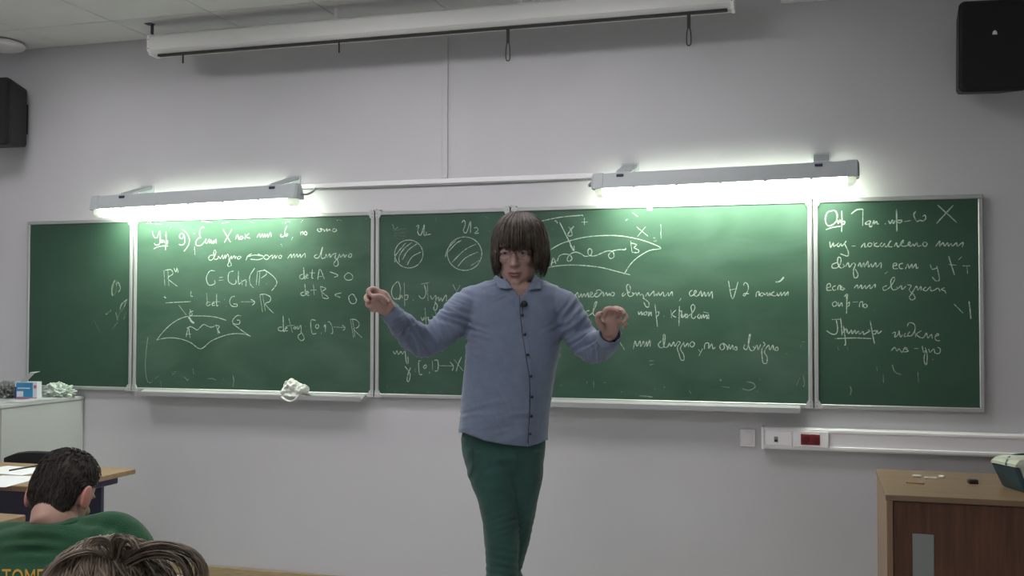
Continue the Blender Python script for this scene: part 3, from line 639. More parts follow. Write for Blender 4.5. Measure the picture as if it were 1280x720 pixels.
def crumple(c, r, seed, amp=.35, vox=.004, freq=3.0):
    bm = NB(); bmesh.ops.create_icosphere(bm, subdivisions=5, radius=1)
    off = Vector((seed, seed*1.7, -seed))
    for v in bm.verts:
        d = v.co.normalized()
        n1 = abs(noise.noise(d*freq+off)); n2 = abs(noise.noise(d*freq*2.3+off*2)); n3 = abs(noise.noise(d*freq*5+off))
        s = 1+amp*(1.2-3.0*n1-1.4*n2-.8*n3)
        v.co = Vector((d.x*r[0]*s, d.y*r[1]*s, max(d.z*r[2]*s, -r[2]*.55)))+Vector(c)+Vector((0, 0, r[2]*.55))
    return bm
c = on(67, 497, 2, ZC)
tag(obj('crumpled_paper', crumple(c+Vector((.004, .04, 0)), (.095, .05, .050), 3.1, .30, freq=1.5), 'paperg', smooth=False), 'crumpled pale paper beside the blue carton on the white cabinet', 'paper')
c = on(72, 496.5, 2, ZC)
bm = NB()
q = [on(x, y, 2, ZC+.001) for x, y in ((3, 503), (95, 497), (98, 495), (60, 492))]
c = on(5, 498, 2, ZC)
tag(obj('plastic_bag', crumple(c+Vector((-.02, .04, 0)), (.07, .05, .055), 8.3, .4), 'grey'), 'crumpled dark bag at the left edge on the white cabinet', 'bag')
# sheet lying over the cabinet edge
bm = NB(); n = 10; rows_ = []
for i in range(n+1):
    f = i/n; y = -.50+f*.34
    rows_.append([bm.verts.new((CX-.12+.13*g, y+.01*math.sin(g*5), ZC+.0015+.004*abs(math.sin(f*6+g*2)))) for g in (0, .5, 1)])
for a_, b_ in zip(rows_, rows_[1:]):
    for i in range(2): bm.faces.new((a_[i], a_[i+1], b_[i+1], b_[i]))
bmesh.ops.solidify(bm, geom=bm.faces[:], thickness=.001)
tag(obj('paper_sheet', bm, 'paper'), 'thin white sheet along the edge of the white cabinet top', 'paper')

# rag on the chalk tray
c = on(368, 499, 1, -.045)
bm = NB()
for dx, dz, r, sd in ((-.012, .028, (.045, .034, .040), 1.0), (.045, .022, (.040, .032, .030), 4.2), (-.045, .012, (.030, .03, .022), 6.4), (0, -.004, (.060, .036, .016), 9.1)):
    b2 = crumple((0, 0, 0), r, sd, .30, freq=2.6)
    me = bpy.data.meshes.new('t'); b2.to_mesh(me); b2.free(); me.transform(Matrix.Translation((c.x+dx, -.050, 1.036+dz))); bm.from_mesh(me)
stube(bm, [(c.x-.06, -.078, 1.036), (c.x-.03, -.084, 1.018), (c.x+.005, -.085, 1.012), (c.x+.04, -.083, 1.032)], [.012, .011, .010, .008], 8, flat=.5)
ragm = fuse(bm, .0045, 2)
tag(obj('rag', None, 'rag', me=ragm), 'crumpled white rag lying on the left chalk tray', 'rag')

# ------------------------------------------------------------------ cabinet at the lower right
zc = .80; cx0 = .243; cx1 = 1.25; cyf = -.957; cyb = -.262
t = thing('wooden_cabinet', 'brown wooden cabinet at the lower right under the cable duct', 'cabinet', ((cx0+cx1)/2, (cyf+cyb)/2, 0))
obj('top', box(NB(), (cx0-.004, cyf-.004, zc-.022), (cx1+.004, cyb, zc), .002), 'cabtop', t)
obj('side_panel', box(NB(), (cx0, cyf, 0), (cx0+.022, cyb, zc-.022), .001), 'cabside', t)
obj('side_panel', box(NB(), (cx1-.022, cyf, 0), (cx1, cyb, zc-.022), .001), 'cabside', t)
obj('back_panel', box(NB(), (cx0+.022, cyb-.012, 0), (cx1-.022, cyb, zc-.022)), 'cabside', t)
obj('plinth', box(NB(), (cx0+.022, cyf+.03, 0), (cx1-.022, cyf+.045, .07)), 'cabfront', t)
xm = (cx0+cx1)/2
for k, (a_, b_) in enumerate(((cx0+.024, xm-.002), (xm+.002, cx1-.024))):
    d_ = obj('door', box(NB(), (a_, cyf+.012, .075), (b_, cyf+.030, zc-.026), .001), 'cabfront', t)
    if k == 0:
        xh0, xh1 = on(1141, 690, 1, cyf).x, on(1168, 690, 1, cyf).x; zh = on(1150, 668, 1, cyf).z
        o = obj('metal_plate', box(NB(), (xh0, cyf+.006, zh-.26), (xh1, cyf+.013, zh), .002), 'grey', d_); o['label'] = 'grey metal plate'
def small(name, px, py, dims, m, lab, cat, yaw=0, z=zc):
    c = on(px, py, 2, z); return tag(obj(name, rb(NB(), (-dims[0]/2, -dims[1]/2, 0.0003), (dims[0]/2, dims[1]/2, dims[2]), c, Matrix.Rotation(yaw, 4, 'Z'), min(dims)*.2), m), lab, cat)
small('wooden_stick', 1144, 604.5, (.07, .012, .007), 'desk', 'short pale stick lying on the brown cabinet, front left', 'stick', -.35)
small('chalk_piece', 1146, 596.5, (.035, .010, .010), 'chalkstick', 'leftmost chalk bit at the back of the brown cabinet top', 'chalk', .1)
small('chalk_piece', 1163, 598.5, (.050, .008, .008), 'chalkstick', 'longest chalk bit, middle of the back of the brown cabinet top', 'chalk', .1)
small('chalk_piece', 1177, 597, (.025, .012, .010), 'chalkstick', 'rightmost chalk bit at the back of the brown cabinet top', 'chalk', -.3)
small('eraser_block', 1216, 604.5, (.038, .030, .018), 'shoe', 'small dark block on the brown cabinet between chalk and the machine', 'eraser', .1)
# device
zt_ = zc+.095
b0, b1 = on(1253, 607.5, 2, zc), on(1281, 616.5, 2, zc)            # foot of the left side, back and front
t0, t1 = on(1238.5, 578, 2, zt_), on(1269, 584.5, 2, zt_)           # its upper edge
t = thing('tabletop_machine', 'dark teal and beige machine on the brown cabinet, cut by the right edge', 'machine', Vector((b1.x+.15, (b0.y+b1.y)/2, zc)))
WD = Vector((.34, 0, 0)); inr = Vector((.02, 0, 0))
bm = NB(); ringloft(bm, [[b0, b1, t1, t0], [b0+inr, b1+inr, t1+inr, t0+inr]])
bmesh.ops.bevel(bm, geom=bm.edges[:], offset=.004, segments=2, affect='EDGES'); obj('side_panel', bm, 'teal', t)
bm = NB(); ringloft(bm, [[b0+inr, b1+inr+Vector((0, -.004, 0)), t1+inr+Vector((0, -.006, .0)), t0+inr], [b0+WD, b1+WD, t1+WD+Vector((.05, 0, 0)), t0+WD+Vector((.05, 0, 0))]]); obj('body', bm, 'beige', t)
tops = []
for h, ins in ((0, 0), (.010, .002), (.026, .018), (.036, .045), (.038, .08)):
    U_ = Vector((0, 0, h+.0005)); e1 = Vector((ins, ins*.6, 0)); e2 = Vector((ins, -ins*.6, 0)); f1_ = Vector((-ins, ins*.6, 0)); f2_ = Vector((-ins, -ins*.6, 0))
    tops.append([t0+U_+e2, t1+U_+e1, t1+WD+Vector((.05, 0, 0))+U_+f1_, t0+WD+Vector((.05, 0, 0))+U_+f2_])
bm = NB(); ringloft(bm, tops); l_ = obj('lid', bm, 'beige', t)
bm = NB(); g0 = t0*.35+t1*.65
stube(bm, [g0+Vector((.000, 0, .004)), g0+Vector((.010, .02, .022)), g0+Vector((.030, .045, .035)), g0+Vector((.075, .06, .041)), g0+Vector((.11, .06, .042))], [.006, .008, .008, .006, .004], 8, 4, .5); obj('handle_edge', bm, 'teal', l_, True)

# ------------------------------------------------------------------ desks and chair on the left
def desk(x0, x1, y0, y1, z, label, paper=False):
    t = thing('school_desk', label, 'desk', ((x0+x1)/2, (y0+y1)/2, 0))
    obj('desktop', box(NB(), (x0, y0, z-.024), (x1, y1, z), .003), 'desk', t)
    bm = NB()
    for x in (x0+.06, x1-.09):
        pass
    for x in (x0+.06, x1-.10):
        fr = NB(); box(fr, (x, y0+.05, z-.065), (x+.04, y1-.05, z-.024), .004); box(fr, (x, y0+.04, 0), (x+.04, y1-.04, .03), .004)
        box(fr, (x+.005, (y0+y1)/2-.03, .03), (x+.035, (y0+y1)/2+.03, z-.06), .003)
        obj('leg', fr, 'navy', t)
    bm.free()
    obj('modesty_panel', box(NB(), (x0+.08, y1-.12, .30), (x1-.10, y1-.10, z-.03)), 'steel', t)
    return t
desk(-4.33, -3.115, -1.50, -.925, .75, 'beech school desk with papers, in front of the white cabinet')
desk(-3.98, -2.78, -2.54, -2.02, .75, 'beech school desk just before the student in green')
for (px, py, w, d_, rot, lab) in ((18, 602, .21, .297, .15, 'white paper sheet at the front of the left desk'), (28, 589, .30, .20, -.1, 'white paper sheet behind the first one on the left desk')):
    c = on(px, py, 2, .7502)
    tag(obj('paper_sheet', rb(NB(), (-w/2-.05, -d_/2, .0002), (w/2-.05, d_/2, .0012), c, Matrix.Rotation(rot, 4, 'Z')), 'paper'), lab, 'paper')
a = on(12, 588, 2, .755); b = on(52, 581, 2, .755)
bm = NB(); tube(bm, [a, a+(b-a)*.9, b], [.004, .004, .001], 8); tag(obj('pen', bm, 'strap'), 'thin dark pen lying on the papers of the left desk', 'pen')
def chair(c, rot, label, top=.80, zseat=.44, tint='black'):
    t = thing('chair', label, 'chair', c)
    R = Matrix.Rotation(rot, 4, 'Z'); c = Vector(c)
    def g(bm):
        for v in bm.verts: v.co = c+(R @ v.co)
        return bm
    bm = NB(); box(bm, (-.21, -.20, zseat-.03), (.21, .21, zseat), .012, 2); obj('seat', g(bm), tint, t)
    bm = NB(); n = 9; rr = []
    for k in range(n):
        a = -1+2*k/(n-1)
        x = a*.21; y = -.20-.0+.04*a*a; h = top-.03*abs(a)**4
        rr.append([Vector((x, y-.014, top-.20)), Vector((x, y-.022, h-.01)), Vector((x, y-.010, h)), Vector((x, y+.012, h-.006)), Vector((x, y+.014, top-.20))])
    ringloft(bm, rr); obj('backrest', g(bm), tint, t)
    for sx in (-1, 1):
        bm = NB(); stube(bm, [(sx*.19, -.20, 0), (sx*.19, -.19, zseat-.03), (sx*.18, -.185, top-.10)], [.011]*3, 8); obj('leg', g(bm), 'steel', t)
        bm = NB(); tube(bm, [(sx*.19, .20, 0), (sx*.18, .17, zseat-.03)], .011, 8); obj('leg', g(bm), 'steel', t)
    return t
q = on(55, 566, 1, -.62)
chair((q.x+.02, -.84, 0), PI, 'black chair with rounded back behind the left desk', top=q.z+.01, zseat=.42)

# ------------------------------------------------------------------ the lecturer
D0 = 3.71; S = 351.0
def B(px, py, d=0): return P(px, py, D0+d)
FLOORPT = B(640, 720, .03); FLOORPT = Vector((FLOORPT.x, FLOORPT.y, 0))
lect = thing('person', 'lecturer with brown bob hair, blue shirt and green trousers, both hands raised', 'person', FLOORPT)
def tring(py, l, r, hd, dd=0, e=2.4, n=40):
    c = B((l+r)/2, py, dd); w = (r-l)/2/S
    # torso slightly turned to the viewer's right
    u = (RH*math.cos(.10)+FH*math.sin(.10))*w; v = FH*hd
    return ell(c, u, v, n, e)

# head frame
HC = B(646.5, 311, 0)
HR = Matrix((RH, FH, UZ)).transposed() @ Matrix.Rotation(-.14, 3, 'Z') @ Matrix.Rotation(.24, 3, 'X')
def H(x, y, z): return HC + HR @ Vector((x, y, z))      # x right(viewer), y away, z up; face at -y
def head_shape(bm, Hf, wid=.074, s=1.0):
    # z, half width, front y, back y
    lv = [(-.118, .018, -.070, -.030), (-.112, .036, -.082, -.012), (-.100, .047, -.087, .010), (-.080, .058, -.086, .030), (-.055, .065, -.084, .055), (-.030, .069, -.082, .075),
          (0, .072, -.082, .088), (.03, .075, -.086, .095), (.06, .074, -.080, .092), (.085, .064, -.064, .078), (.105, .044, -.040, .052), (.115, .020, -.015, .025)]
    rings = []
    for z, w, fy, by in lv:
        w *= wid/.074
        out = []
        for i in range(32):
            t = 2*PI*i/32; c_, s_2 = math.cos(t), math.sin(t)
            yy = (fy+by)/2+(by-fy)/2*s_2; e = 1.0
            out.append(Hf(w*c_*s, yy*s, z*s))
        rings.append(out)
    ringloft(bm, rings)
def face(bm, Hf, s=1.0):
    # nose
    ringloft(bm, [ell(Hf(0, y, z), (Hf(1, 0, 0)-Hf(0, 0, 0))*w, (Hf(0, 1, 0)-Hf(0, 0, 0))*d, 14) for z, y, w, d in ((.012, -.078, .007, .010), (-.006, -.084, .009, .013), (-.022, -.090, .011, .016), (-.036, -.094, .015, .020), (-.046, -.090, .015, .014))])
    for sx in (-1, 1):
        ball(bm, Hf(sx*.014, -.086, -.040), .008, 10)
        # cheek, brow
        stube(bm, [Hf(sx*.008, -.083, .024), Hf(sx*.03, -.083, .028), Hf(sx*.052, -.068, .022)], [.007, .008, .006], 8)
        ball(bm, Hf(sx*.038, -.066, -.024), (.020, .016, .018), 12)
        # ear
        ringloft(bm, [ell(Hf(sx*(.070+dx), .012, -.014), (Hf(0, 1, 0)-Hf(0, 0, 0))*a_, (Hf(0, 0, 1)-Hf(0, 0, 0))*b_, 14) for dx, a_, b_ in ((-.006, .012, .024), (.006, .017, .031), (.013, .017, .031))])
    # mouth mound and chin
    ball(bm, Hf(0, -.082, -.070), (.024, .012, .016), 12)
    ball(bm, Hf(0, -.080, -.104), (.020, .014, .014), 12)

bm = NB()
head_shape(bm, H); face(bm, H)
# neck
NB_ = B(648, 360, .03)
stube(bm, [H(0, .03, -.03), H(0, .025, -.08), NB_+Vector((0, 0, .0)), B(646, 382, .03)], [.058, .056, .058, .075], 20)
# torso, hips (inside the clothes)
ringloft(bm, [tring(354, 610, 682, .055), tring(362, 598, 694, .075), tring(390, 597, 696, .095), tring(430, 592, 692, .105), tring(480, 588, 684, .115), tring(530, 584, 678, .118), tring(575, 585, 675, .10), tring(596, 595, 668, .085)])
# arms
ELB_L = B(527, 430, -.08); WR_L = B(488, 389, -.26)
ELB_R = B(739, 438, -.03); WR_R = B(762, 417, -.25)
stube(bm, [B(612, 375, 0), B(585, 384, -.02), B(556, 408, -.05), ELB_L, B(509, 411, -.16), WR_L], [.050, .046, .040, .034, .032, .025], 16)
stube(bm, [B(680, 375, 0), B(705, 386, -.01), B(722, 410, -.02), ELB_R, B(751, 430, -.12), WR_R], [.050, .044, .034, .026, .025, .024], 16)
# hand on the left of the view: pinched, thumb over the fingers
d = -.29
def HL(px, py, dd=0): return B(px, py, d+dd)
ringloft(bm, [ell(HL(x, y, dz), Vector(uu)*a_, FH*b_, 16) for x, y, dz, uu, a_, b_ in (
    (489, 390, .01, (RH*.66+UZ*.75), .024, .019), (482.5, 383, 0, (RH*.66+UZ*.75), .031, .020), (475, 375.5, -.005, (RH*.66+UZ*.75), .038, .021), (470, 371, -.005, (RH*.66+UZ*.75), .034, .018))])
def finger(f, pts, r=(.0098, .0092, .0086, .0074)):
    stube(bm, [f(*p) for p in pts], r, 10, 3)
finger(HL, [(476, 366, -.005), (467, 360.5, -.012), (460, 364, -.030), (463.5, 369.5, -.040)])
finger(HL, [(473, 371, -.001), (463, 366.5, .002), (457.3, 373, -.012), (461, 378, -.030)])
finger(HL, [(472, 376, .004), (463.5, 373.5, .010), (459, 380.5, -.002), (464, 384.5, -.020)])
finger(HL, [(474, 382, .006), (467.5, 380.5, .012), (464, 386, .002), (469, 389.5, -.012)], (.0088, .0082, .0076, .0066))
finger(HL, [(483, 379, -.020), (477, 372.5, -.036), (470.5, 370.5, -.044), (464.5, 372, -.044)], (.013, .0115, .0105, .0085))
# hand on the right of the view: palm to the viewer, fingers half closed
d2 = -.28
def HRt(px, py, dd=0): return B(px, py, d2+dd)
ringloft(bm, [ell(HRt(x, y, dz), RH*a_, FH*b_, 16) for x, y, dz, a_, b_ in (
    (762, 420, .03, .025, .019), (762, 412, .018, .031, .018), (763, 403, .014, .035, .016), (764, 396, .014, .033, .013), (764, 392, .014, .026, .009))])
finger(HRt, [(754, 396, .008), (758, 386.5, -.004), (767, 386, -.030), (774, 389.5, -.044)])
finger(HRt, [(761, 395, .010), (767.5, 385.5, -.002), (777.5, 388, -.026), (780.5, 393.5, -.044)])
finger(HRt, [(768, 397, .010), (775.5, 391, -.002), (783, 396, -.020), (780.5, 402, -.040)])
finger(HRt, [(770, 404, .010), (778, 401, .000), (782.5, 406, -.014), (778, 410.5, -.030)], (.0086, .0080, .0074, .0064))
finger(HRt, [(754, 411, .002), (748, 402, -.016), (747.5, 394, -.030), (753, 391.5, -.044)], (.0125, .0108, .0098, .0082))
# legs
HIPL, HIPR = B(612, 590, -.02), B(656, 590, .03)
KNL, KNR = B(628, 706, -.03), B(642, 700, .10)
AKL = Vector((B(638, 720, .02).x-.02, B(638, 720, .02).y, .09)); AKR = Vector((B(640, 720, .14).x-.03, B(640, 720, .14).y, .09))
stube(bm, [HIPL, B(626, 650, -.03), KNL, (KNL+AKL)/2, AKL], [.066, .048, .038, .036, .030], 20)
stube(bm, [HIPR, B(650, 650, .06), KNR, (KNR+AKR)/2, AKR], [.056, .040, .030, .028, .028], 20)
for ak in (AKL, AKR):
    stube(bm, [ak, ak-UZ*.045+FH*.02, ak-UZ*.055-FH*.06, ak-UZ*.07-FH*.14], [.034, .036, .030, .018], 12)
body = fuse(bm, .0042, 3)
# eye sockets
sock = [H(-.031, -.090, .004), H(.031, -.090, .004)]
for v in body.vertices:
    for s_ in sock:
        dd = (v.co-s_).length
        if dd < .028: v.co += (HR @ Vector((0, 1, 0)))*.008*(1-dd/.028)**1.0
bod = obj('body', None, 'skin', lect, me=body)
# face details
for sx in (-1, 1):
    bm = NB(); ball(bm, H(sx*.031, -.069, .003), (.0125, .0125, .009), 14); e = obj('eye', bm, 'eye', lect, True)
    bm = NB(); ball(bm, H(sx*.031-.002, -.0795, -.001), .0048, 10); obj('iris', bm, 'iris', e, True)
    bm = NB()   # heavy upper lid
    stube(bm, [H(sx*.031-.016, -.074, .001), H(sx*.031-.007, -.083, .008), H(sx*.031+.007, -.083, .008), H(sx*.031+.016, -.074, .001)], [.0035, .0050, .0050, .0035], 8); obj('eyelid', bm, 'skin', lect, True)
    bm = NB()
    stube(bm, [H(sx*.012, -.094, .020), H(sx*.030, -.094, .026), H(sx*.048, -.080, .021)], [.0028, .0040, .0022], 6); obj('eyebrow', bm, 'hair', lect, True)
bm = NB()
stube(bm, [H(-.024, -.0865, -.070), H(-.010, -.0945, -.067), H(0, -.0945, -.0685), H(.010, -.0945, -.067), H(.024, -.0865, -.070)], [.0015, .0036, .0034, .0036, .0015], 8)
stube(bm, [H(-.021, -.0870, -.0735), H(-.008, -.0940, -.0765), H(.008, -.0940, -.0765), H(.021, -.0870, -.0735)], [.0015, .0045, .0045, .0015], 8)
obj('lips', bm, 'lips', lect, True)
# glasses
t = thing('glasses', 'round thin-framed glasses worn by the lecturer', 'glasses', H(0, -.105, 0))
for sx in (-1, 1):
    bm = NB(); cc = H(sx*.031, -.100, -.002); ax_ = HR @ Vector((1, 0, 0)); az_ = HR @ Vector((0, 0, 1))
    pts = ell(cc, ax_*.021, az_*.019, 24); tube(bm, pts+[pts[0]], .0008, 6); obj('rim', bm, 'glassf', t, True)
    bm = NB(); stube(bm, [H(sx*.052, -.098, .004), H(sx*.066, -.085, .005), H(sx*.078, .0, .004)], [.0011]*3, 6); obj('temple', bm, 'glassf', t)
    gm = bpy.data.materials.get('lens_glass')
    if not gm:
        gm = mat('lens_glass', (.9, .9, .9), .03); gm.node_tree.nodes['Principled BSDF'].inputs['Alpha'].default_value = .03
    bm = NB(); prism(bm, ell(cc, ax_*.0205, az_*.0185, 20), (HR @ Vector((0, .0008, 0)))); obj('lens', bm, gm, t)
bm = NB(); stube(bm, [H(-.011, -.101, .0), H(0, -.104, .004), H(.011, -.101, .0)], [.0011]*3, 6); obj('bridge', bm, 'glassf', t)

# hair: cap surface and draped locks
HX = B(648.5, 304, .012)
HXR = Matrix((RH, FH, UZ)).transposed() @ Matrix.Rotation(.10, 3, 'X')
def is_fr(a): return -48 <= math.degrees(a) <= 36
def hair_pt(a, f, off=0.0, ln=1.0):
    """a azimuth (0 = towards the viewer, + = viewer's right), f 0 crown .. 1 end of lock"""
    dg = math.degrees(a)
    if is_fr(a): zend = .021+.006*math.sin(a*3+1)
    elif abs(dg) > 100: zend = .118
    else: zend = .098+.006*(a < 0)
    rx, ry, rz = .0925+off, .117+off, .112+off
    rx += .010*max(0, math.sin(a))          # fuller on the viewer's right
    La = PI/2*.104; Lt = La+zend*ln; s_ = f*Lt
    if s_ < La:
        th = s_/La*PI/2; rad = math.sin(th)**.92; z = math.cos(th)**.95*rz if th < PI/2-.001 else 0
        if th < .25: z -= .004*(1-th/.25)
    else:
        d_ = s_-La; rad = 1+.035*math.sin(min(1, d_/.10)*PI*.8)-1.6*max(0, d_-.06)*(not is_fr(a))-.6*d_*is_fr(a); z = -d_
    return HX + HXR @ Vector((math.sin(a)*rad*rx, -math.cos(a)*rad*ry+.02*(1-rad), z))
bm = NB()
NA = 72; NF = 16; G = []
for i in range(NA):
    a = -PI+2*PI*(i+.5)/NA
    G.append([(bm.verts.new(hair_pt(a, .03+.93*j/NF, -.003)), bm.verts.new(hair_pt(a, .03+.91*j/NF, -.013))) for j in range(NF+1)])
for i in range(NA):
    A_, B_ = G[i], G[(i+1) % NA]
    for j in range(NF):
        bm.faces.new((A_[j][0], B_[j][0], B_[j+1][0], A_[j+1][0])); bm.faces.new((A_[j][1], A_[j+1][1], B_[j+1][1], B_[j][1]))
    bm.faces.new((A_[NF][0], B_[NF][0], B_[NF][1], A_[NF][1]))
bm.faces.new([g[0][0] for g in G])
for k in range(1500):
    a = random.uniform(-PI, PI); clump = math.sin(round(a*9)*2.7)
    f0 = random.choice((0, 0, .15, .35)); f1 = random.uniform(.90, 1.02)
    a1 = a+.10*(round(a*9)/9-a)*5*.2+random.gauss(0, .05); off = random.uniform(-.003, .003)+.0035*clump*random.random(); ln = 1+.13*clump+random.gauss(0, .07); pts = []
    if random.random() < .06: off += .005
    for q in range(9):
        f = f0+(f1-f0)*q/8; aa = a+(a1-a)*q/8
        if is_fr(aa) != is_fr(a): aa = a
        pts.append(hair_pt(aa, f, off*(.3+.7*f)+.0015*math.sin(q*1.1+k), ln))
    w = random.uniform(.0016, .0034)
    tube(bm, pts, [w*.6, w, w, w, w, w, w*.9, w*.6, w*.15], 4, .6)
obj('hair', bm, 'hair', lect, True)

# ---- shirt
bm = NB()
rows_t = [(348, 624, 670, .060), (352, 606, 686, .074), (358, 592, 699, .090), (370, 587, 705, .108), (390, 585, 705, .120), (415, 583, 703, .128), (440, 582, 700, .134), (470, 579, 693, .140), (500, 576.5, 688.5, .144), (530, 574, 686, .144), (562, 572, 684.5, .142), (570, 572, 684.5, .142)]
ringloft(bm, [tring(y, l, r, h, .0, 2.5) for y, l, r, h in rows_t])
stube(bm, [B(612, 378, 0), B(590, 381, -.015), B(561, 407, -.05), B(535, 425, -.08), B(518, 420, -.12), B(503, 405, -.19), B(487, 388.5, -.262)], [.062, .066, .063, .059, .056, .046, .0315], 20, 5)
stube(bm, [B(684, 380, 0), B(702, 383, -.01), B(717, 406, -.02), B(733, 431, -.035), B(746, 434, -.08), B(755, 429, -.14), B(762, 420.5, -.225)], [.062, .064, .060, .056, .054, .049, .037], 20, 5)
sh = fuse(bm, .0050, 5)
org_z = None
def project(p):
    v = p-EYE; z = v.dot(CF); return 640+F_PX*v.dot(CR)/z, 360-F_PX*v.dot(CU)/z
def hem_y(x): # hem height in the picture as the cloth really hangs: higher at the side seam
    pts = [(560, 538), (573, 541), (580, 541), (590, 545), (606, 551), (630, 555.5), (648, 557.5), (661, 558), (672, 555), (684, 550), (700, 550)]
    for (x0_, y0_), (x1_, y1_) in zip(pts, pts[1:]):
        if x <= x1_: return y0_+(y1_-y0_)*(x-x0_)/(x1_-x0_)
    return 550
bmx = NB(); bmx.from_mesh(sh)
def intri(px, py):
    a_, b_, c_2 = (631, 345), (668, 345), (651.5, 371)
    def sd(p, q): return (px-q[0])*(p[1]-q[1])-(p[0]-q[0])*(py-q[1])
    e1, e2, e3 = sd(a_, b_), sd(b_, c_2), sd(c_2, a_)
    return (e1 <= 0 and e2 <= 0 and e3 <= 0) or (e1 >= 0 and e2 >= 0 and e3 >= 0)
HEMZ = []
for v in bmx.verts:
    px, py = project(v.co)
    c_ = v.co
    nz = noise.noise
    # folds: broad soft drapery, pulls at elbows and armpits
    amp = .0035
    d_ = amp*1.5*nz(Vector((c_.x*9+c_.z*2, c_.y*9, c_.z*3)))+.0025*nz(Vector((c_.x*20-c_.z*6, c_.y*20, c_.z*5+4)))
    def crease(x0_, y0_, ang, lam, R_, A):
        dx, dy = px-x0_, py-y0_; r_2 = dx*dx+dy*dy
        if r_2 > (R_*2.2)**2: return 0
        u_ = dx*math.cos(ang)+dy*math.sin(ang)
        w_ = -dx*math.sin(ang)+dy*math.cos(ang); n_ = nz(Vector((u_/lam*1.6, w_/(lam*4.5), x0_*.37)))
        return A*2.2*(.35-abs(n_)*2.2)*math.exp(-r_2/(R_*R_))
    d_ += crease(537, 420, 2.6, 11, 26, .0085)+crease(505, 412, .9, 10, 18, .0060)+crease(570, 392, 1.9, 13, 22, .0075)
    d_ += crease(728, 420, 1.0, 12, 22, .0085)+crease(745, 436, -.2, 9, 16, .0075)+crease(714, 395, .6, 13, 18, .006)
    d_ += crease(592, 425, 1.9, 12, 20, .0055)+crease(698, 415, 1.1, 12, 18, .005)
    d_ += crease(600, 535, 1.3, 14, 34, .0030)+crease(655, 540, 1.45, 20, 30, .0022)+crease(628, 362, 1.2, 10, 18, .002)
    if 345 < py < 560:
        d_ += .0042*max(0, .30-abs(nz(Vector(((px-.25*py)*.045, py*.012, 7.7))))*2.4)      # long slanting folds
        d_ += .0050*max(0, .25-abs(nz(Vector(((px+.5*py)*.055, py*.02, 2.2))))*2.2)*math.exp(-((px-600)/26)**2-((py-430)/40)**2)*3
        d_ += .0028*max(0, .30-abs(nz(Vector((px*.03, (py+.25*px)*.10, 5.1))))*2.2)*math.exp(-((py-520)/42)**2)*2
    v.co += v.normal*d_
dead = []
NKA = B(648, 352, .03); ZNK = B(648, 353, 0).z
for v in bmx.verts:
    px, py = project(v.co)
    dep = (v.co-EYE).dot(FH); rel = v.co-NKA
    hd_ = Vector((rel.x, rel.y, 0)).length
    if (hd_ < .062 and v.co.z > ZNK-.02 and v.co.z > NKA.z-.04) or (intri(px, py) and dep < D0+.02): dead.append(v); continue
    if v.co.z < B(620, 530).z and py > hem_y(px)+.8: dead.append(v)
bmesh.ops.delete(bmx, geom=dead, context='VERTS')
for v in bmx.verts:
    if v.is_boundary and v.co.z < B(620, 530).z:
        px, py = project(v.co)
        v.co.z -= (hem_y(px)-py)/S
bmx.to_mesh(sh); bmx.free()
md_bv = None
shirt = obj('shirt', None, 'shirt', lect, me=sh)
sol = shirt.modifiers.new('thickness', 'SOLIDIFY'); sol.thickness = .003; sol.offset = -1
bt = bmesh.new(); bt.from_mesh(sh); bt.transform(Matrix.Translation(wloc(lect))); bv = BVHTree.FromBMesh(bt); bt.free()
def drape(px, py, lift=.001, tree=None, dmin=0):
    dr = ray(px, py).normalized(); h = (tree or bv).ray_cast(EYE+dr*dmin, dr)
    if h[0] is None: return None
    return h[0]+h[1]*(lift if h[1].dot(dr) < 0 else -lift), h[1]
pl = [(651, 370), (652, 394), (654.7, 418), (658.5, 443), (662.7, 470), (663.8, 496), (663, 520), (661.5, 540), (661.5, 555)]
plp = smoothpts([Vector((x, y, 0)) for x, y in pl], 6)
for off, w, mm, nm in ((1.2, 5.0, 'shirt', 'button_placket'), (-1.6, .8, 'shirtd', 'placket_edge')):
    bm = NB(); L_ = []
    for p in plp:
        a_ = drape(p.x+off-w/2, p.y, .0020 if mm == 'shirt' else .0026); b_ = drape(p.x+off+w/2, p.y, .0020 if mm == 'shirt' else .0026)
        if a_ and b_: L_.append((bm.verts.new(a_[0]), bm.verts.new(b_[0])))
    for a_, b_ in zip(L_, L_[1:]): bm.faces.new((a_[0], a_[1], b_[1], b_[0]))
    obj(nm, bm, mm, shirt, False)
for x, y in ((652.6, 394), (655.5, 418), (659.5, 443.5), (663.3, 470), (664.3, 496), (663.6, 520), (662, 542)):
    h = drape(x, y, .0045)
    if h:
        bm = NB(); ball(bm, h[0], (.0052, .0052, .0052), 10); obj('button', bm, 'button', shirt, True)
# collar: stand round the neck and two leaves
def npt(a, r, z, fy=1.0): return B(648, 352, .03)+RH*math.sin(a)*r+FH*(-math.cos(a))*r*fy+UZ*z
bm = NB(); ra = []
for k in range(33):
    a = math.radians(22)+(2*PI-math.radians(44))*k/32
    dz = -.030*(math.cos(a) > 0)*math.cos(a)
    ra.append([npt(a, .066, dz-.012), npt(a, .0635, dz+.020), npt(a, .066, dz+.022), npt(a, .078, dz-.006), npt(a, .074, dz-.012)])
ringloft(bm, ra); obj('collar', bm, 'shirt', shirt, True)
for pts in ([(620, 344), (632, 353), (640, 361), (633.5, 362), (624, 361.5), (617, 350)], [(668, 343.5), (665.5, 353), (659, 364), (668, 362), (675.5, 361.5), (674.5, 350)]):
    bm = NB(); q = []
    for x, y in pts:
        h = drape(x, y, .006)
        q.append(h[0] if h else B(x, y, -.03))
    q = [p-FH*.009 for p in q]
    prism(bm, q, FH*.004); obj('collar_leaf', bm, 'shirt', shirt)
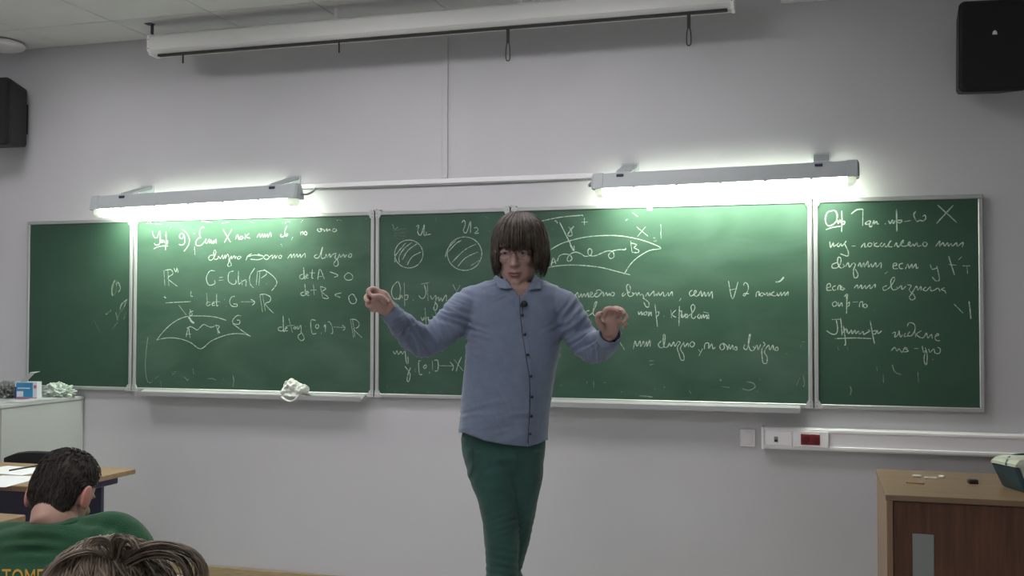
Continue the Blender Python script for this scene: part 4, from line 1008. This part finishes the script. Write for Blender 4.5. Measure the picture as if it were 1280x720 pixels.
# skin showing in the open neck
# cuffs
for w_, e_, r_2 in ((B(489, 390.5, -.250), B(482.8, 384.6, -.272), (.034, .032)), (B(760.5, 423, -.215), B(762.5, 416.5, -.246), (.040, .038))):
    ax_ = (e_-w_).normalized(); u = ax_.cross(UZ).normalized(); v = ax_.cross(u); bm = NB()
    ringloft(bm, [ell(w_, u*r_2[0], v*r_2[0], 24), ell(e_, u*r_2[1], v*r_2[1], 24), ell(e_, u*(r_2[1]-.003), v*(r_2[1]-.003), 24), ell(w_, u*(r_2[0]-.003), v*(r_2[0]-.003), 24)], False)
    obj('cuff', bm, 'shirt', shirt, True)
for x, y in ((766, 448), (768, 427)):
    h = drape(x, y, .003)
    if h: bm = NB(); ball(bm, h[0], .0055, 10); obj('button', bm, 'button', shirt, True)
# lapel microphone
h = drape(654, 380, .006); hp = h[0] if h else B(654, 380, -.12)
t = thing('lapel_microphone', 'small black microphone clipped to the blue shirt below the collar', 'microphone', hp)
bm = NB(); ball(bm, hp+RH*.003-FH*.006, (.0115, .0115, .0115), 14); obj('foam_head', bm, 'black', t, True)
bm = NB(); box(bm, hp+Vector((-.012, -.004, -.012)), hp+Vector((-.002, .006, -.002)), .001); stube(bm, [hp+UZ*-.004, hp+UZ*-.02-RH*.004, hp+UZ*-.034-RH*.002], [.003, .002, .0015], 6); obj('clip', bm, 'black', t)

# ---- trousers
bm = NB()
def lring(py, l, r, hd, dd): return ell(B((l+r)/2, py, dd), RH*((r-l)/2/S), FH*hd, 32, 2.3)
ringloft(bm, [lring(525, 580, 680, .120, .0), lring(548, 576, 682, .124, .0), lring(570, 578, 681.5, .122, .0), lring(586, 586, 678, .108, .008), lring(600, 596, 672, .078, .02), lring(612, 612, 664, .040, .03)])
ringloft(bm, [lring(560, 577, 650, .116, -.004), lring(592, 584.5, 647, .106, -.012), lring(623, 597, 645.5, .090, -.025), lring(655, 604, 648, .082, -.03), lring(685, 607, 648.5, .074, -.03), lring(722, 607.5, 647, .068, -.03)]
         + [ell((KNL*(1-f)+AKL*f), RH*r_, FH*r_, 32, 2.2) for f, r_ in ((.25, .060), (.6, .058), (.98, .056))])
ringloft(bm, [lring(560, 622, 682, .116, .006), lring(592, 628, 679, .106, .014), lring(623, 632, 673, .092, .032), lring(655, 636, 666.5, .078, .06), lring(685, 632, 660.5, .072, .08), lring(712, 626, 651.5, .066, .10)]
         + [ell((KNR*(1-f)+AKR*f), RH*r_, FH*r_, 32, 2.2) for f, r_ in ((.25, .058), (.6, .057), (.98, .056))])
tr = fuse(bm, .0055, 4)
bmx = NB(); bmx.from_mesh(tr)
for v in bmx.verts:
    px, py = project(v.co); c_ = v.co; nz = noise.noise
    d_ = .0025*nz(Vector((c_.x*10, c_.y*10, c_.z*14)))+.0012*nz(c_*34)
    for x0_, y0_, ang, lam, R_, A in ((640, 655, 1.25, 8, 22, .0030), (630, 705, 1.75, 10, 22, .0030), (620, 592, 1.4, 16, 24, .0022), (590, 585, .5, 12, 20, .0018)):
        dx, dy = px-x0_, py-y0_; r_2 = dx*dx+dy*dy
        if r_2 < (2.2*R_)**2: d_ += A*math.cos((dx*math.cos(ang)+dy*math.sin(ang))*2*PI/lam)*math.exp(-r_2/R_**2)
    v.co += v.normal*d_
bmx.to_mesh(tr); bmx.free()
trousers = obj('trousers', None, 'pants', lect, me=tr)
bt = bmesh.new(); bt.from_mesh(tr); bt.transform(Matrix.Translation(wloc(lect))); bvt = BVHTree.FromBMesh(bt); bt.free()
def seam(path, w, m, name, parent, tree, lift=.0012):
    bm = NB(); L_ = []
    for p in smoothpts([Vector((x, y, 0)) for x, y in path], 5):
        h = drape(p.x, p.y, lift, tree)
        if h: L_.append(h[0])
    if len(L_) > 2: tube(bm, L_, w, 5); obj(name, bm, m, parent, True)
    else: bm.free()
seam([(590, 560), (591, 575), (590, 590), (586, 596)], .0014, 'pants', 'pocket_seam', trousers, bvt)
seam([(644, 562), (645, 580), (643, 590)], .0014, 'pants', 'fly_seam', trousers, bvt)
for ak in (AKL, AKR):
    bm = NB(); z0 = ak-UZ*.075
    ringloft(bm, [ell(z0-FH*y+UZ*z, RH*w, UZ*h_, 16, 2.6) for y, z, w, h_ in ((-.075, .030, .018, .022), (-.06, .035, .038, .034), (0, .045, .042, .044), (.06, .030, .045, .030), (.12, .022, .046, .022), (.165, .014, .034, .014), (.185, .012, .014, .009))])
    o = obj('shoe', bm, 'shoe', lect, True)
low = min(v.co.z for ob in lect.children if ob.name.startswith('shoe') for v in ob.data.vertices)
for ob in lect.children:
    if ob.name.startswith('shoe'):
        for v in ob.data.vertices: v.co.z = max(v.co.z, 0.0)

# ------------------------------------------------------------------ student in the green sweatshirt
D1 = 2.95; S1 = F_PX/D1
def Q(px, py, d=0): return P(px, py, D1+d)
base = Q(75, 700, .0); base = Vector((base.x, base.y, 0))
st = thing('person', 'student in a green sweatshirt seen from behind, head bent down', 'person', base)
def qring(py, l, r, hd, dd=0, e=2.3): return ell(Q((l+r)/2, py, dd), RH*((r-l)/2/S1), FH*hd, 36, e)
bm = NB()
HQ = Q(80, 616, .07)
HQR = Matrix((RH, FH, UZ)).transposed() @ Matrix.Rotation(PI-.22, 3, 'Z') @ Matrix.Rotation(.62, 3, 'X')
def HS(x, y, z): return HQ+HQR @ Vector((x, y, z))
head_shape(bm, HS, .075, 1.0); face(bm, HS)
stube(bm, [HS(0, .012, -.05), HS(0, .018, -.09), Q(73, 652, .02), Q(72, 680, .02)], [.048, .052, .055, .060], 20)
ringloft(bm, [qring(672, 35, 112, .03, .03), qring(690, 5, 150, .06), qring(720, -10, 165, .08, -.02), qring(765, 0, 150, .10, -.03), qring(820, 5, 145, .11, -.02), qring(845, 5, 145, .11, .0)])
for s_ in (-1, 1):
    hip = base+RH*(.09*s_)+UZ*.50+FH*.02; kn = hip+FH*.42+RH*(.04*s_)+UZ*.0; an = kn-UZ*.42-FH*.02
    stube(bm, [hip-FH*.05, (hip+kn)/2, kn, (kn+an)/2, an], [.078, .070, .050, .048, .034], 16)
    stube(bm, [an, an-UZ*.03+FH*.05, an-UZ*.045+FH*.13], [.034, .03, .022], 10)
    shd = Q(75+s_*86, 678, .0); el = shd+FH*.17-RH*.05*s_; hd_ = el+FH*.14-RH*.15*s_
    el.z = .80
    hd_.z = .785
    stube(bm, [shd, (shd+el)/2, el, (el+hd_)/2, hd_], [.05, .046, .038, .034, .024], 14)
    ball(bm, hd_+FH*.04-RH*.01*s_, (.035, .045, .018), 12)
    for k in range(4):
        b0 = hd_+FH*.07+RH*(-.028+.018*k); stube(bm, [b0-FH*.02, b0+FH*.02+UZ*.006, b0+FH*.045-UZ*.006], [.009, .0085, .007], 8, 2)
    stube(bm, [hd_+FH*.02-RH*.03*s_, hd_+FH*.05-RH*.05*s_, hd_+FH*.075-RH*.05*s_], [.011, .010, .008], 8, 2)
sb = fuse(bm, .0050, 3); obj('body', None, 'skin2', st, me=sb)
for sx in (-1, 1):   # ears again as reddish shells
    bm = NB(); e0 = HS(sx*.082, .014, -.020)
    ringloft(bm, [ell(e0+(HQR @ Vector((sx*dx, .004, 0))), HQR @ Vector((0, a_, -.1*a_)), HQR @ Vector((0, .15*b_, b_)), 18) for dx, a_, b_ in ((-.004, .010, .020), (.004, .018, .031), (.012, .021, .034), (.014, .017, .029))])
    obj('ear', bm, 'ear', st, True)
# short hair: cap + bristles
def cap_pt(x, y, z, off):
    pass
lvls = [(-.080, .046, .02, .050), (-.064, .056, .0, .062), (-.040, .068, .0, .080), (0, .074, .0, .092), (.03, .079, -.075, .102), (.06, .079, -.088, .100), (.085, .070, -.074, .086), (.108, .050, -.048, .060), (.122, .022, -.018, .028)]
def scalp(t, f):
    """t angle around (0 = right, PI/2 = back), f 0 nape .. 1 crown"""
    k = f*(len(lvls)-1); i = min(int(k), len(lvls)-2); g = k-i
    z, w, fy, by = [lvls[i][q]*(1-g)+lvls[i+1][q]*g for q in range(4)]
    return Vector((w*math.cos(t), (fy+by)/2+(by-fy)/2*math.sin(t), z))
bm = NB(); rings = []
for j in range(15):
    f = j/14; rings.append([HS(*(scalp(2*PI*i/40, f)*1.0+Vector((0, 0, 0)))) for i in range(40)])
ringloft(bm, rings)
capm = fuse(bm, .004, 4)
bmx = NB(); bmx.from_mesh(capm)
for v in bmx.verts: v.co += v.normal*(.0022*noise.noise(v.co*55)+.0012*noise.noise(v.co*140))
for k in range(1500):
    t_ = random.uniform(-.4, PI+.4); f = random.uniform(.02, 1)
    p = scalp(t_, f); p2 = scalp(t_+random.uniform(-.08, .08), max(0, f-random.uniform(.06, .12)))
    nrm = Vector((p.x, p.y-.01, p.z*.7)).normalized()
    ln = .003 if f < .3 else .007
    tube(bmx, [HS(*p), HS(*((p+p2)/2+nrm*ln)), HS(*(p2+nrm*ln*1.2))], [.0016, .0014, .0004], 3)
hb = obj('hair', bmx, 'hair1', st, True)
# sweatshirt
bm = NB()
ringloft(bm, [qring(651, 38, 106, .062, .0), qring(657, 10, 140, .072, .0), qring(665, -8, 158, .082, .0), qring(680, -30, 178, .095), qring(705, -38, 188, .115, -.02), qring(725, -38, 190, .125, -.03), qring(765, -25, 178, .14, -.03), qring(815, -15, 165, .145, -.01), qring(838, -15, 165, .145, .0)])
stube(bm, [Q(-28, 690, .02), Q(0, 672, .01), Q(35, 667, .0), Q(75, 664, -.01), Q(112, 659, .0), Q(142, 658, .02), Q(164, 674, .02), Q(180, 706, 0)], [.05, .045, .035, .03, .035, .042, .05, .055], 18)
for s_ in (-1, 1):
    shd = Q(75+s_*84, 685, .0); el = shd+FH*.17-RH*.05*s_; el.z = .805; hd_ = el+FH*.12-RH*.13*s_; hd_.z = .79
    stube(bm, [shd, (shd+el)/2, el, (el+hd_)/2, hd_], [.062, .056, .046, .042, .036], 16)
sw = fuse(bm, .006, 5)
bmx = NB(); bmx.from_mesh(sw)
for v in bmx.verts:
    px, py = project(v.co); c_ = v.co; nz = noise.noise
    d_ = .004*nz(Vector((c_.x*8, c_.y*8, c_.z*14)))+.0015*nz(c_*30)
    # cross folds sagging below the collar
    q_ = py-(664+.0060*(px-40)**2*.4)
    d_ += .007*math.cos(q_*2*PI/17)*math.exp(-((px-42)/34)**2-((py-678)/18)**2)
    d_ += .004*math.cos(((px-120)*.8+(py-660)*.6)*2*PI/22)*math.exp(-((px-135)/25)**2-((py-668)/18)**2)
    v.co += v.normal*d_
bmx.to_mesh(sw); bmx.free()
sweat = obj('sweatshirt', None, 'sweat', st, me=sw)
bt = bmesh.new(); bt.from_mesh(sw); bt.transform(Matrix.Translation(wloc(st))); bvs = BVHTree.FromBMesh(bt); bt.free()
# collar band
bm = NB()
pts = [Q(40, 657, .02), Q(52, 660.5, -.035), Q(72, 659, -.05), Q(90, 653.5, -.035), Q(103, 647, .02)]
stube(bm, pts, [.008, .009, .009, .009, .008], 10, 5); obj('collar', bm, 'sweat', sweat, True)
# orange lettering on the back
fc = bpy.data.curves.new('lettering', 'FONT'); fc.body = 'TOMEN'; fc.size = 1; fc.resolution_u = 3
fo = bpy.data.objects.new('tmp', fc); C.objects.link(fo); bpy.context.view_layer.update()
lm = bpy.data.meshes.new_from_object(fo.evaluated_get(bpy.context.evaluated_depsgraph_get())); bpy.data.objects.remove(fo)
bmx = NB(); bmx.from_mesh(lm); bmesh.ops.subdivide_edges(bmx, edges=[e for e in bmx.edges if e.calc_length() > .3], cuts=2, use_grid_fill=True)
xs = [v.co.x for v in bmx.verts]; wsc = 66/(max(xs)-min(xs)); bad = []
for v in bmx.verts:
    h = drape(3+(v.co.x-min(xs))*wsc, 733-v.co.y*31, .002, bvs)
    if h: v.co = h[0]
    else: bad.append(v)
bmesh.ops.delete(bmx, geom=bad, context='VERTS')
obj('back_lettering', bmx, 'print', sweat)
bm = NB()
for s_ in (-1, 1):
    hip = base+RH*(.09*s_)+UZ*.50+FH*.02; kn = hip+FH*.42+RH*(.04*s_); an = kn-UZ*.42-FH*.02
    stube(bm, [hip-FH*.06, (hip+kn)/2, kn, (kn+an)/2, an+UZ*.03], [.090, .080, .062, .058, .050], 16)
obj('jeans', None, 'jeans', st, me=fuse(bm, .008, 3))
for s_ in (-1, 1):
    an = base+RH*(.13*s_)+UZ*.06+FH*.42
    bm = NB(); ringloft(bm, [ell(an+FH*y+UZ*(z-.06), RH*w, UZ*h_, 16, 2.6) for y, z, w, h_ in ((-.07, .03, .02, .026), (-.04, .045, .040, .043), (.05, .035, .045, .034), (.13, .022, .042, .021), (.17, .014, .015, .010))])
    obj('shoe', bm, 'shoe', st, True)
chair(tuple(base-FH*.02), YAW, 'black chair under the student in green', .78, .42)

# ------------------------------------------------------------------ student with tousled hair, nearest to the viewer
D2 = 1.55; S2 = F_PX/D2
def K(px, py, d=0): return P(px, py, D2+d)
base2 = K(152, 720, 0); base2 = Vector((base2.x, base2.y, 0))
s2p = thing('person', 'nearest student, only tousled ash-brown hair in view at the bottom left', 'person', base2)
HK = K(148, 772, .03)
HKR = Matrix((RH, FH, UZ)).transposed() @ Matrix.Rotation(PI-.1, 3, 'Z') @ Matrix.Rotation(.30, 3, 'X')
def HN(x, y, z): return HK+HKR @ Vector((x, y, z))
bm = NB(); head_shape(bm, HN, .075); face(bm, HN)
nb = HK-UZ*.20-FH*.03
stube(bm, [HN(0, .03, -.02), HN(0, .03, -.08), nb+UZ*.02, nb-UZ*.04], [.06, .056, .058, .08], 18)
def kring(z, w, hd, dd=0): return ell(Vector((base2.x, base2.y, z))+FH*dd, RH*w, FH*hd, 32, 2.3)
zn = nb.z
ringloft(bm, [kring(zn-.02, .10, .06, -.02), kring(zn-.06, .18, .085, -.02), kring(zn-.15, .185, .10, -.02), kring(zn-.30, .155, .10), kring(.46, .16, .12)])
for s_ in (-1, 1):
    hip = base2+RH*(.09*s_)+UZ*.50+FH*.02; kn = hip+FH*.42+RH*(.03*s_); an = kn-UZ*.42
    stube(bm, [hip-FH*.05, (hip+kn)/2, kn, (kn+an)/2, an], [.078, .070, .050, .048, .034], 14)
    shd = Vector((base2.x, base2.y, zn-.08))+RH*(.18*s_); el = shd+FH*.12-UZ*.22+RH*.03*s_; hd_ = el+FH*.24-RH*.10*s_+UZ*.01
    stube(bm, [shd, (shd+el)/2, el, (el+hd_)/2, hd_], [.05, .046, .038, .034, .024], 14)
    ball(bm, hd_+FH*.04, (.035, .045, .018), 12)
    for k in range(4):
        b0 = hd_+FH*.07+RH*(-.028+.018*k); stube(bm, [b0-FH*.02, b0+FH*.02+UZ*.006, b0+FH*.045-UZ*.006], [.009, .0085, .007], 8, 2)
    stube(bm, [hd_+FH*.02-RH*.03*s_, hd_+FH*.05-RH*.05*s_, hd_+FH*.075-RH*.05*s_], [.011, .010, .008], 8, 2)
obj('body', None, 'skin2', s2p, me=fuse(bm, .006, 3))
bm = NB(); ringloft(bm, [kring(zn-.012, .085, .075, -.02), kring(zn-.05, .19, .10, -.02), kring(zn-.15, .205, .12, -.02), kring(zn-.30, .18, .12), kring(.47, .18, .14)])
for s_ in (-1, 1):
    shd = Vector((base2.x, base2.y, zn-.08))+RH*(.18*s_); el = shd+FH*.12-UZ*.22+RH*.03*s_; hd_ = el+FH*.21-RH*.09*s_+UZ*.01
    stube(bm, [shd, (shd+el)/2, el, (el+hd_)/2, hd_], [.065, .06, .05, .045, .034], 14)
obj('sweater', None, 'greyknit', s2p, me=fuse(bm, .007, 4))
bm = NB()
for s_ in (-1, 1):
    hip = base2+RH*(.09*s_)+UZ*.50+FH*.02; kn = hip+FH*.42+RH*(.03*s_); an = kn-UZ*.42
    stube(bm, [hip-FH*.06, (hip+kn)/2, kn, (kn+an)/2, an+UZ*.03], [.090, .080, .062, .058, .050], 14)
obj('jeans', None, 'jeans', s2p, me=fuse(bm, .008, 3))
for s_ in (-1, 1):
    an = base2+RH*(.12*s_)+UZ*.06+FH*.44
    bm = NB(); ringloft(bm, [ell(an+FH*y+UZ*(z-.06), RH*w, UZ*h_, 16, 2.6) for y, z, w, h_ in ((-.07, .03, .02, .026), (-.04, .045, .040, .043), (.05, .035, .045, .034), (.13, .022, .042, .021), (.17, .014, .015, .010))])
    obj('shoe', bm, 'shoe', s2p, True)
chair(tuple(base2-FH*.02), YAW, 'black chair under the nearest student', .78, .42)
# tousled hair: dome plus long bent locks from the crown
HD = K(142, 763, .02)
def dome(a, th, off=0): # a around, th from crown
    rx, ry, rz = .096+off, .108+off, .103+off
    return HD+RH*(math.sin(th)*math.cos(a)*rx)+FH*(math.sin(th)*math.sin(a)*ry)+UZ*(math.cos(th)*rz)
bm = NB()
ringloft(bm, [[dome(2*PI*i/40, th, -.008) for i in range(40)] for th in [.05+.115*k for k in range(17)]])
CRN = .28  # crown sits a bit left and back
def lock(a, th0, th1, lift, swing, w, wob):
    pts = []
    for q in range(9):
        f = q/8; th = th0+(th1-th0)*f; aa = a+swing*f*f
        p = dome(aa, th, lift*math.sin(PI*min(1, f*1.05))*1.0+.002*math.sin(q*1.3+wob))
        p += RH*(-.018*(1-f))
        pts.append(p)
    tube(bm, smoothpts(pts, 1), [w*.5, w, w, w, w, w*.9, w*.75, w*.5, w*.15], 5, .5)
for k in range(1500):
    a = random.uniform(-PI, PI); th0 = random.choice((.03, .1, .35, .7, 1.0)); 
    lock(a, th0, th0+random.uniform(.7, 1.1), random.uniform(.0, .009), random.uniform(-.35, .6), random.uniform(.0011, .0024), random.random()*6)
# tufts that break the outline, each a fan of bent locks
tufts = [([(150, 700), (172, 683), (200, 676), (232, 683), (250, 700), (252, 726)], 90, 5.5),
         ([(150, 704), (178, 690), (205, 688), (228, 700), (238, 730)], 70, 5),
         ([(142, 700), (140, 682), (130, 671), (114, 673), (106, 684)], 45, 4), ([(146, 700), (150, 680), (158, 669), (166, 672), (172, 684)], 45, 4),
         ([(140, 698), (118, 686), (92, 690), (68, 705), (55, 728)], 80, 4), ([(140, 700), (141, 684), (142, 672), (150, 667), (158, 671)], 40, 4)]
for path, n_l, spr in tufts:
    for k in range(n_l):
        dx, dy, dd = random.gauss(0, spr*.8), abs(random.gauss(0, spr)), random.gauss(0, .02)
        e_ = random.uniform(.8, 1.05); pts = []
        for q, (x, y) in enumerate(path):
            f = q/(len(path)-1)
            pts.append(K(x+dx*(.3+f)*.8, y+dy*(1.1-.3*f), -.02+dd*(.4+f)))
        w = random.uniform(.0008, .0017); m_ = len(pts)
        stube(bm, pts, [w*.6]+[w]*(m_-2)+[w*.15], 4, 3, .6)
obj('hair', bm, 'hair2', s2p, True)
